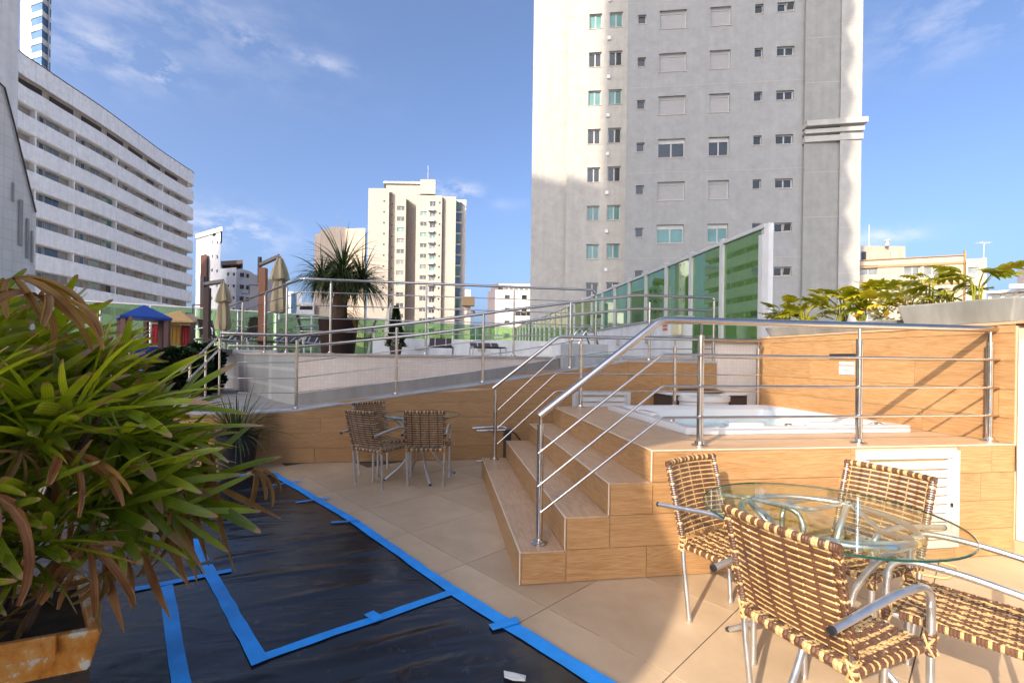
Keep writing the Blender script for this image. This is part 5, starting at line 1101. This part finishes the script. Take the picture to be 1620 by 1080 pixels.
slab(t, V2(771, 80), V2(783, 78), 10, ZG, zt, facade_dark, 'dark_wall', True); slab(t, V2(776, 82), V2(788, 79.5), 9, zt, P(780, 448, 80).z, facade_dark, 'stair_block', True); roof_block(t, 786, 852, 81, 449, zt, facade_cream)
for i in range(7): a, b = V2(789 + i * 8, 80.9), V2(795 + i * 8, 80.9); slab(t, a, b, .1, zt + .15, P(800, 452, 81).z, win_pale, 'window', True)
# cream building right of the tower
ry = concrete('right_building_render', (.40, .345, .27), .14)
t, F, zt = tower_box('apartment_block', 'cream low apartment block with brown bands, right of the big tower', 1357, 1526, 62, 58, 408, ry, 12, [(1358, 436, 2.1, 1.3, 3.05, 4, win_pale), (1429, 438, 1.85, 1.35, 3.05, 4, win_pale), (1460, 437, 1.9, 1.3, 3.05, 4, win_pale), (1492, 437, 2.4, 1.35, 3.05, 4, win_pale)], kind='slide'); t['category'] = 'apartment block'
ban = plain('brown_band', (.33, .19, .09), .7)
for v in (420, 450.5, 481): z = fz(F, 1440, v); put(MB().box(0, F.W, -.12, .0, 0, .28).mesh('band', ban), 'brown_band', t, F.at(0, 0, z - .1), F.rz)
put(MB().box(-.1, F.W + .1, -.16, .0, 0, .10).mesh('trim', ban), 'roof_trim', t, F.at(0, 0, zt - .05), F.rz)
for x_ in (1453, 1490): q = F.at(fx(F, x_), 0, 0); put(MB().box(-.12, .12, -.1, 0, 0, 30).mesh('pilaster', ry), 'pilaster', t, (q[0], q[1], ZG), F.rz)
a, b = V2(1527, 57.4), V2(1560, 56.5); F2 = Facade(t, a, b, ZG, P(1545, 409, 57).z, ry, 'wing_wall'); F2.window(fx(F2, 1530), fz(F2, 1530, 434), 1.0, .85, 'plain', win_pale); F2.window(fx(F2, 1529), fz(F2, 1529, 467), .9, .9, 'slide', win_dark); F2.build(); slab(t, a, b, 10, ZG, P(1545, 409, 57).z, ry, 'side_walls'); put(MB().box(-.08, .08, -.2, 0, 0, 32).mesh('drainpipe', ban), 'drainpipe', t, (*F.at(F.W - .1, 0, 0)[:2], ZG), F.rz)
zp = roof_block(t, 1360, 1431, 63, 389, zt, ry, 6); a = V2(1402, 62.6); MB().tube([(*a, zp - .1), (*a, zp + .55)], .22, 10).build('chimney', facade_grey, t); MB().lathe((*a, zp + .55), [(.33, 0), (.33, .16)], 10).build('chimney_cap', facade_grey, t)
slab(t, V2(1408, 62.8), V2(1418, 62.8), .2, zt + .15, P(1412, 396, 62.8).z, frame_brown, 'roof_door', True); slab(t, V2(1362, 62.8), V2(1369, 62.8), .2, zt + .2, P(1365, 398, 62.8).z, win_dark, 'roof_window', True)
q = V2(1373, 64); MB().tube([(*q, zp), (*q, P(1373, 355, 64).z)], .05, 5).build('antenna', facade_grey, t)
q = V2(1555, 59); zz = P(1555, 395, 59).z; MB().tube([(*q, zt - 1), (*q, zz + .9)], .05, 5).build('antenna', facade_grey, t); m_ = MB()
for k in range(6): m_.tube([(q.x - .8 + k * .3, q.y - .5, zz + .9), (q.x - .8 + k * .3, q.y + .5, zz + .9)], .02, 4)
m_.tube([(q.x - 1, q.y, zz + .9), (q.x + 1, q.y, zz + .9)], .025, 4); m_.build('antenna_array', facade_grey, t)
for (u, v) in ((1443, 441), (1471, 438)): q = F.at(fx(F, u), -.15, fz(F, u, v)); m_ = MB(); m_.obox(q, (.35, 0, 0), (0, .2, 0), (0, 0, .22)); m_.build('ac_unit', white_paint, t)
t, F, zt = tower_box('apartment_block', 'pale block with roof terrace at the far right edge', 1563, 1680, 84, 78, 459, facade_cream, 12, [(1568, 474, 1.2, .9, 3, 3, win_dark), (1588, 472, 1.2, .9, 3, 3, win_dark), (1610, 470, 1.4, 1.0, 3, 3, win_dark)]); t['category'] = 'apartment block'
slab(t, V2(1608, 84), V2(1680, 82), 6, zt - .1, P(1620, 427, 84).z, facade_dark, 'roof_block', True); slab(t, V2(1561, 83.4), V2(1680, 77.2), 2, zt - .3, zt + .1, facade_white, 'roof_slab', True)
for k in range(5): q = V2(1601 + k * 5, 80); m_ = MB(); m_.obox((*q, zt + .5), (.3, 0, 0), (0, .3, 0), (0, 0, .4)); m_.build('roof_unit', facade_grey, t)
# blue windowed tower behind the hotel
t, F, zt = tower_box('apartment_tower', 'white tower with a stack of blue bay windows, top left behind the hotel', 26, 72, 92, 88, -260, facade_white, 14); t['category'] = 'apartment tower'
for k in range(-2, 22):
    z = P(50, 92, 89).z + (k - 1) * 2.6; q0, q1, q2 = V2(40.5, 89.6), V2(43.5, 87.9), V2(60, 86.9); m_ = MB(); m_.prism([q0, q1, q2, q2 + Vector((0, 2)), q0 + Vector((0, 2))], z, z + 1.55); m_.build('bay_window', win_blue, t); m_ = MB(); m_.prism([q0, q1 + Vector((0, -.15)), q2 + Vector((.1, -.15)), q2 + Vector((0, 2)), q0 + Vector((0, 2))], z + 1.56, z + 2.58); m_.build('bay_spandrel', facade_white, t)
# tiled side building and grey block at the left edge
sb = thing('side_building', 'grey tiled building with narrow windows at the left edge', 'building', (*V2(30, 14), ZG))
a, b = V2(-60, 12.2), V2(55, 14.2); F = Facade(sb, a, b, ZG, 2.0, mosaic('diagonal_grey_tile', (.74, .72, .69), (.62, .60, .57), .3), 'lower_wall').build()
q = lambda u, v: (lambda x: (*F.at(x, 0, 0)[:2], fz(F, u, v)))(fx(F, u)); m_ = MB()
gx = [q(-50, 90), q(3, 138), q(20, 200), q(55, 337)]; m_.add([F.at(0, 0, 2.001), F.at(F.W, 0, 2.001)] + gx[::-1], [(0, 1, 2, 3, 4, 5)]); m_.build('gable_wall', F.mat, sb)
m_ = MB(); m_.tube([Vector(g) + Vector((.03, -.05, .02)) for g in gx], .022, 6); m_.build('gable_trim', brown_dark, sb)
for (u0, u1, v0, v1) in ((29, 35, 315, 388), (41, 45, 345, 408), (49, 52, 365, 415), (18, 21, 288, 318)):
    p0, p1 = q(u0, v1), q(u1, v1); z0, z1 = fz(F, u0, v1), fz(F, u0, v0); m_ = MB(); m_.add([(p0[0] + .03, p0[1] - .05, z0), (p1[0] + .03, p1[1] - .05, z0), (p1[0] + .03, p1[1] - .05, z1), (p0[0] + .03, p0[1] - .05, z1), (p0[0] - .1, p0[1] + .1, z0), (p1[0] - .1, p1[1] + .1, z0), (p1[0] - .1, p1[1] + .1, z1), (p0[0] - .1, p0[1] + .1, z1)], [(0, 1, 2, 3), (3, 2, 6, 7), (0, 4, 5, 1), (0, 3, 7, 4), (1, 5, 6, 2)]); m_.build('window', facade_back, sb)
gb = thing('corner_block', 'smooth pale grey block rising past the top left edge', 'building', (*V2(0, 20), ZG)); slab(gb, V2(-120, 17), V2(23.5, 20), 8, ZG, 34, facade_bluegrey, 'wall', True)
# unseen buildings read from their shadows, slimmed and spread apart to let skylight in
hv = Vector((math.sin(SUN_AZ), math.cos(SUN_AZ))); e1 = Vector((hv.y, -hv.x)); EQ = Vector((hv.x, hv.y))
def plan(p_, h_): return e1 * p_ + hv * h_
bk = thing('apartment_tower', 'unseen balcony tower behind the terrace, narrowed to a slab that casts its shadow edge', 'apartment tower', (*plan(-3, -5), ZG)); m_ = MB(); rows = []
zz = -4.0
while zz < 66:
    w_ = -.98 + .20 * math.cos(2 * math.pi * (zz - 3.38) / 2.88); rows.append((zz, w_)); zz += .24
ringn = []
for (z, pe_) in rows:
    ring = [plan(pe_ - .0, -4.0), plan(pe_ - .25, -3.75), plan(-4.2, -3.7), plan(-4.2, -7), plan(pe_ - .6, -7), plan(pe_ - .1, -5.0)]; ringn.append([(*p_, z) for p_ in ring])
for r_ in ringn: m_.v += r_
k6 = 6
for i in range(len(rows) - 1):
    for j in range(k6): m_.f.append((i * k6 + j, (i + 1) * k6 + j, (i + 1) * k6 + (j + 1) % k6, i * k6 + (j + 1) % k6)); m_.m.append(0)
m_.f.append(tuple((len(rows) - 1) * k6 + j for j in range(k6))); m_.m.append(0); m_.build('wall', facade_white, bk)
b2 = thing('apartment_tower', 'unseen rest of the balcony tower, set far back for shade without hiding the sky', 'apartment tower', (*plan(-10, -42), ZG)); MB().prism([plan(-3.9, -40), plan(-15.9, -40), plan(-15.9, -50), plan(-3.9, -50)], ZG, 80).build('wall', facade_white, b2)  # split off the near slab and moved back so skylight reaches the terrace
bl = thing('apartment_block', 'lower apartment block behind the terrace on the left, out of the frame', 'apartment block', (*plan(-20, -42), ZG)); m_ = MB(); m_.prism([plan(-15.95, -40), plan(-23, -40), plan(-23, -50), plan(-15.95, -50)], ZG, 54.5); m_.build('wall', facade_white, bl)
# ================================================================ LADY PALM IN THE RUSTY PLANTER
def rust():
    m, t, b = nodes('peeling_orange_paint'); f = noise_(t, coords(t, (1, 1, 1)), 4.5, 9, .68, .5); g = noise_(t, coords(t, (1, 1, .5)), 11, 8, .7)
    a = N(t, 'ShaderNodeMath', operation='MULTIPLY_ADD'); t.links.new(g, a.inputs[0]); a.inputs[1].default_value = .45; t.links.new(f, a.inputs[2])
    c = ramp(t, a.outputs[0], [(.50, (.45, .13, .015)), (.64, (.74, .26, .035)), (.72, (.78, .36, .09)), (.755, (.82, .68, .50))]); t.links.new(c, b.inputs['Base Color']); b.inputs['Roughness'].default_value = .55; bump(t, b, a.outputs[0], .3, .006); return m
pb = Vector((-1.75, 1.98)); pz = .36
lp = thing('palm_planter', 'square planter with peeling orange paint under the lady palm', 'planter', (*pb, 0))
c_r = P(163, 993, 1.72); c_b = P(150, 1085, 1.72); ed1 = Vector((-.964, -.266)); ed2 = Vector((-.62, .785)) ; w1, w2 = .8, .62
def ring(c, w1, w2): return [c, c + ed1 * w1, c + ed1 * w1 + ed2 * w2, c + ed2 * w2]
cr = c_r.xy; top_ = ring(cr, w1, w2); inn = ring(cr + (ed1 + ed2) * .04, w1 - .08, w2 - .08); bot_ = ring(cr + (ed1 + ed2) * .08, w1 - .16, w2 - .16); zt = c_r.z
m_ = MB(); m_.add([(*p, .012) for p in bot_] + [(*p, zt) for p in top_] + [(*p, zt) for p in inn] + [(*p, zt - .10) for p in inn], [(3, 2, 1, 0)] + [(i, (i + 1) % 4, 4 + (i + 1) % 4, 4 + i) for i in range(4)] + [(4 + i, 4 + (i + 1) % 4, 8 + (i + 1) % 4, 8 + i) for i in range(4)] + [(8 + i, 8 + (i + 1) % 4, 12 + (i + 1) % 4, 12 + i) for i in range(4)]); bmf = [tuple(reversed(f)) for f in m_.f]; m_.build('box', rust(), lp, bevel=.008)
MB().prism(ring(cr + (ed1 + ed2) * .035, w1 - .07, w2 - .07), .05, zt - .05).build('soil', soil, lp)
a, b_ = top_[0], top_[1]; m_ = MB(); e_ = (b_ - a).normalized(); n_ = Vector((e_.y, -e_.x)); n_ = -n_ if n_.dot(ed2) > 0 else n_
m_.prism([a + n_ * .004 + e_ * .13, a + n_ * .016 + e_ * .13, a + n_ * .016 + e_ * .78, a + n_ * .004 + e_ * .78], zt - .06, zt + .012); m_.build('rim_strip', rust(), lp)
center = (top_[0] + top_[2]) / 2
palm = thing('lady_palm', 'large lady palm with fan leaves and brown dead fronds, filling the left side', 'palm', (*center, zt - .06))
rp = random.Random(21)
def frond(seed, nl, L, dead=False, width=.043):
    rn = random.Random(seed); m_ = MB(); span = R(rn.uniform(150, 215)); 
    for i in range(nl):
        a = (i / (nl - 1) - .5) * span + rn.uniform(-.06, .06); l = L * rn.uniform(.8, 1.08) * (1 - .22 * abs(a) / (span / 2)); up = .18 - .25 * abs(a) / (span / 2) + rn.uniform(-.1, .1)
        d = Vector((math.sin(a), math.cos(a), up)); pts = arc_pts((0, 0, 0), d, l, rn.uniform(.02, .62) if not dead else rn.uniform(.9, 1.9), 6); wd = width * rn.uniform(.75, 1.25)
        if dead: wd *= .6
        ws = [wd * q for q in (.30, .74, .95, 1.0, 1.0, .90, .55)]
        tipn = rn.random(); mi = [0, 0, 0, 0, 0, 1 if tipn > .80 else 0]
        nh = Vector((rn.uniform(-.25, .25), rn.uniform(-.2, .2), 1)).normalized(); ribbon(m_, pts, ws, nh, .30 if not dead else .9, mi)
        if not dead:   # ragged dry tip
            t_ = (pts[-1] - pts[-2]).normalized(); ribbon(m_, [pts[-1], pts[-1] + t_ * .012, pts[-1] + t_ * .024], [ws[-1], ws[-1] * .8, ws[-1] * .3], nh, .3, [1, 1])
    return m_.mesh('leaf', [leaf_dead, leaf_dead] if dead else [leaf_green, leaf_tip], smooth=True)
FR = [frond(100 + i, rp.choice([5, 6, 6, 7, 8]), rp.uniform(.28, .39), False, .036) for i in range(16)]; FRD = [frond(300 + i, 7, rp.uniform(.26, .36), True) for i in range(6)]
stem_tops = []
for k in range(26):
    a = rp.uniform(0, 6.283); r_ = .26 * math.sqrt(rp.random()); b0_ = Vector((center.x + r_ * math.cos(a) * 1.1, center.y + r_ * math.sin(a), zt - .06)); lean = .18 + rp.random() * .35; h_ = rp.uniform(.35, 1.15); tp_ = b0_ + Vector((math.cos(a) * lean, math.sin(a) * lean, h_)); md = b0_.lerp(tp_, .5) + Vector((0, 0, .06)); stem_tops.append((b0_, md, tp_, a))
    MB().tube([b0_, md, tp_], [.013, .012, .010], 6).build('stem', bark, palm, True)
def place_frond(me, name, o, d, roll, sc_=1.0):
    ob = bpy.data.objects.new(name, me); COL.objects.link(ob); ob.parent = palm
    y = Vector(d).normalized(); x = y.cross(Vector((0, 0, 1)));
    if x.length < .05: x = Vector((1, 0, 0))
    x.normalize(); z = x.cross(y); Mx = Matrix((x, y, z)).transposed().to_4x4() @ Matrix.Rotation(roll, 4, 'Y'); ob.matrix_local = Matrix.Translation(Vector(o) - Vector(palm.location)) @ Mx @ Matrix.Scale(sc_, 4); return ob
pet = MB()
cnt = 0
for k in range(2600):
    if cnt >= 296: break
    # tips spread over a lopsided dome, denser towards the camera and the right
    b0_, md, tp_, a0 = rp.choice(stem_tops); f = rp.uniform(.45, 1.0); o = b0_.lerp(md, f * 2) if f < .5 else md.lerp(tp_, f * 2 - 1)
    a = rp.uniform(-math.pi * .95, math.pi * .6); sz = rp.random(); q_ = rp.uniform(.45, 1) ** .6; cr_ = math.sqrt(max(0, 1 - sz * sz))
    e = Vector((center.x + (.74 if math.cos(a) > 0 else .8) * q_ * cr_ * math.cos(a), center.y + .75 * q_ * cr_ * math.sin(a), zt + .14 + 1.12 * q_ * sz))
    b0_, md, tp_, a0 = min(stem_tops, key=lambda s_: min((s_[2] - e).length, (s_[1] - e).length)); o = tp_ if (tp_ - e).length < (md - e).length else md
    if (o - e).length > .85: continue
    pp2 = [o, o.lerp(e, .5) + Vector((0, 0, .06)), e]; dd = (e - o).normalized() * .6 + Vector((math.cos(a) * cr_, math.sin(a) * cr_, sz * .6 + .22)) * .9
    rel = e - Vector((center.x, center.y, zt)); rad = rel.xy.length
    if e.z > zt + 1.26 - .44 * max(0, min(1, (e.x - center.x) / .40)) or e.z < zt + .25 + .25 * max(0, e.x - center.x - .3): continue
    if e.z < zt + (.32 if math.sin(a) < .2 else .05) or rad > 1.05 or e.z > zt + 1.4: continue
    if (e - Vector((0, 0, EYE))).length < .9: continue
    dd.z -= rp.uniform(-.45, .35); pet.tube(pp2, .0042, 5); cnt += 1; place_frond(rp.choice(FR), 'leaf', e, dd, rp.uniform(-1.1, 1.1), rp.uniform(.78, 1.15))
stuff(pet.build('leaf_stalks', leaf_green, palm, True))
for k in range(24):
    b0_, md, tp_, a0 = rp.choice(stem_tops); o = md.lerp(tp_, rp.uniform(-.2, .8)); a = rp.uniform(-1.9, .9); d = Vector((math.cos(a), math.sin(a), rp.uniform(-.2, .3))); e = arc_pts(o, d, rp.uniform(.22, .5), .9, 3)[-1]
    if e.z < zt + .30 or (e.xy - Vector((0, 0))).length < 1.75: continue
    place_frond(rp.choice(FRD), 'dead_leaf', e, d + Vector((0, 0, rp.uniform(-1.1, -.4))), rp.uniform(-.5, .5))
for (u, v, d, dx, dz, s_) in ((20, 440, 1.7, 1, .05, 1.1), (60, 470, 1.75, 1, -.05, 1.1), (270, 800, 1.95, .4, -1.4, 1.0), (300, 690, 2.1, .8, -.8, 1.0), (165, 905, 1.65, .15, -1.6, .6), (32, 715, 1.45, .5, -1.0, .7)):
    place_frond(rp.choice(FRD), 'dead_leaf', P(u, v, d), (dx, -.15, dz), rp.uniform(-.4, .4), s_)
for (u0, v0, u1, v1, u2, v2, d) in ((318, 690, 325, 760, 372, 905, 2.1), (330, 745, 345, 770, 352, 870, 2.15), (345, 770, 385, 790, 445, 820, 2.2), (300, 760, 308, 820, 330, 895, 2.1), (290, 780, 298, 850, 312, 922, 2.0), (265, 800, 290, 850, 325, 908, 1.95), (318, 690, 330, 700, 322, 800, 2.15), (255, 830, 280, 880, 300, 930, 1.95), (230, 880, 245, 930, 270, 978, 1.85), (150, 900, 152, 950, 158, 1000, 1.7), (165, 890, 178, 940, 197, 1000, 1.72), (200, 880, 210, 930, 208, 965, 1.8)):
    a_, b_, c_ = P(u0, v0, d), P(u1, v1, d), P(u2, v2, d); m_ = MB(); pts = [a_ * (1 - t) ** 2 + b_ * 2 * t * (1 - t) + c_ * t * t for t in [i / 8 for i in range(9)]]
    ribbon(m_, pts, [.012, .022, .028, .030, .028, .024, .018, .011, .003], Vector((.35, -.9, .25)), .6); m_.build('dead_leaf', leaf_dead, palm, True)
m_ = MB()
for k in range(34):
    a = rp.uniform(0, 6.283); r_ = rp.uniform(.05, .30); o = Vector((center.x + r_ * math.cos(a), center.y + r_ * math.sin(a), zt - .04)); ribbon(m_, arc_pts(o, (rp.uniform(-1, 1), rp.uniform(-1, 1), rp.uniform(.1, 1.4)), rp.uniform(.08, .2), rp.uniform(.3, 1.6), 4), [.02, .03, .028, .02, .006], Vector((0, 0, 1)), .5)
stuff(m_.build('dry_sheaths', leaf_dead, palm))
scr = thing('paper_scrap', 'torn white scrap lying on the black plastic near the bottom edge', 'scrap', G(812, 1068, .02)); m_ = MB()
p_ = [G(u, v, .022) for u, v in ((797, 1061), (803, 1064), (812, 1067), (832, 1069), (831, 1077), (812, 1076), (798, 1071))]; m_.add([tuple(p) for p in p_] + [(p.x, p.y, p.z + .004 + .004 * (i % 3)) for i, p in enumerate(p_)], [tuple(range(6, -1, -1)), tuple(range(7, 14))] + [(i, (i + 1) % 7, 7 + (i + 1) % 7, 7 + i) for i in range(7)]); m_.build('sheet', white_paint, scr)
# grassy plant in a black pot by the ramp wall
bpos = G(368, 748); bp = thing('potted_plant', 'grassy plant in a black pot in front of the oak ramp wall', 'potted plant', (bpos.x, bpos.y + .15, 0)); bx, by = bpos.x - .02, bpos.y + .15
MB().lathe((bx, by, .003), [(.17, 0), (.19, .02), (.235, .42), (.24, .45), (.21, .45), (.205, .40)], 20).build('pot', black_plastic, bp, True); m_ = MB()
for k in range(150):
    a = rp.uniform(0, 6.283); el = rp.uniform(.1, 1.4); d = Vector((math.cos(a) * math.cos(el), math.sin(a) * math.cos(el), math.sin(el))); ribbon(m_, arc_pts((bx + .08 * math.cos(a), by + .08 * math.sin(a), .41), d, rp.uniform(.35, .75), rp.uniform(.5, 1.5), 6), [.010, .016, .018, .016, .013, .008, .002], Vector((0, 0, 1)), .4)
stuff(m_.build('foliage', leaf_spike, bp))
# philodendrons on the wall planters
def lobed(seed, L):
    rn = random.Random(seed); m_ = MB(); mid = arc_pts((0, 0, 0), (0, 1, .15), L, .6, 6)
    ribbon(m_, mid, [L * .16, L * .34, L * .40, L * .36, L * .28, L * .18, .004], Vector((0, 0, 1)), .25)
    for i in range(1, 6):
        for s_ in (-1, 1):
            o = mid[i] ; ang = R(38 + 10 * (3 - i) + rn.uniform(-8, 8)); l = L * (.50 if i < 4 else .34) * rn.uniform(.85, 1.1); d = Vector((s_ * math.sin(ang + .5), math.cos(ang + .5), .10)); ribbon(m_, arc_pts(o, d, l, .55, 3), [L * .16, L * .19, L * .15, .004], Vector((0, 0, 1)), .2)
    return m_.mesh('leaf', leaf_phil, smooth=True)
LB = [lobed(i, .20) for i in range(4)]
def phil(label, x, y, z, n, h, spread, rn, sc_=1.0, up=.5):
    t = thing('philodendron', label, 'plant', (x, y, z), 'plants in the wall planters'); m_ = MB()
    for k in range(n):
        a = 6.283 * k / n + rn.uniform(-.5, .5); r_ = spread * rn.uniform(.3, 1); e = Vector((x + r_ * math.cos(a), y + r_ * math.sin(a), z + h * rn.uniform(up, 1))); md = Vector((x + r_ * .35 * math.cos(a), y + r_ * .35 * math.sin(a), z + (e.z - z) * .7)); m_.tube([(x + .02 * math.cos(a), y + .02 * math.sin(a), z), md, e], [.007, .006, .004], 5)
        ob = bpy.data.objects.new('leaf', LB[k % 4]); COL.objects.link(ob); ob.parent = t; yv = Vector((math.cos(a), math.sin(a), rn.uniform(-.15, .9))).normalized(); xv = yv.cross(Vector((0, 0, 1))).normalized(); zv = xv.cross(yv)
        ob.matrix_local = Matrix.Translation(e - Vector((x, y, z))) @ Matrix((xv, yv, zv)).transposed().to_4x4() @ Matrix.Rotation(rn.uniform(-.5, .5), 4, 'Y') @ Matrix.Scale(sc_ * rn.uniform(.8, 1.15), 4)
    MB().tube([(x, y, z - .05), (x + .01, y, z + .12)], [.025, .018], 7).build('stem', bark, t, True); stuff(m_.build('leaf_stalks', leaf_phil, t, True)); return t
rq = random.Random(4); XP = XW + .40
specs = [(1240, 'small yellow green philodendron at the left end of the long planter', 15, .36, .20, 1.0, .5), (1272, 'philodendron with arching stalks, second from the left end of the long planter', 18, .40, .24, 1.0, .5), (1333, 'bushy philodendron over the middle of the long planter', 20, .46, .25, 1.1, .45), (1362, 'upright philodendron left of the white flowering shrub', 16, .44, .22, 1.0, .45), (1392, 'philodendron with broad leaves leaning over the gap between the planters', 17, .44, .24, 1.0, .45)]
for (u, lab, n_, h_, sp_, s_, up_) in specs:
    r_ = ray(u, 500); y = XP * r_.y / r_.x; phil(lab, XP, y, 1.83 if y > 3.85 else 1.90, n_, h_, sp_, rq, s_ * .95, up_)
for (u, lab, n_, h_, sp_, s_, up_) in [(1440, 'low yellow flowering philodendron at the left end of the bigger planter', 11, .24, .20, .85, .4), (1472, 'tall single stem philodendron in the bigger planter', 5, .38, .12, .9, .75), (1500, 'short philodendron between the two tall ones in the bigger planter', 7, .24, .18, .85, .6), (1546, 'tallest philodendron with wide leaves at the right end of the planters', 6, .34, .17, 1.15, .8)]:
    r_ = ray(u, 490); y = XP * r_.y / r_.x; phil(lab, XP, y, 1.92, n_, h_, sp_, rq, s_, up_)
r_ = ray(1418, 480); y = XP * r_.y / r_.x; ws = thing('flowering_shrub', 'small shrub with pale leaves and yellow flowers between the philodendrons', 'shrub', (XP, y, 1.85)); m_ = MB(); leafy_cone(m_, (XP, y, 1.85), .34, .22, 420, rq, .05, ball); stuff(m_.build('foliage', leafmat('pale_leaf', ((.40, .42, .25), (.62, .60, .42)), .2), ws)); m_ = MB(); leafy_cone(m_, (XP - .1, y, 1.86), .24, .26, 40, rq, .06, ball); stuff(m_.build('flowers', leafmat('yellow_petal', ((.65, .36, .01), (.8, .5, .02)), .3), ws))
hp2 = thing('pool_ladder', 'curved chrome ladder handle on the wall top at the right edge of the frame', 'pool handrail', (XW + .5, 2.95, 1.757)); MB().tube(smooth_path([P(1602, 513, 4.6), P(1600, 492, 4.6), P(1607, 488, 4.6), P(1622, 494, 4.5), P(1628, 513, 4.4)], .1), .028, 10).build('tube', stainless, hp2, True)
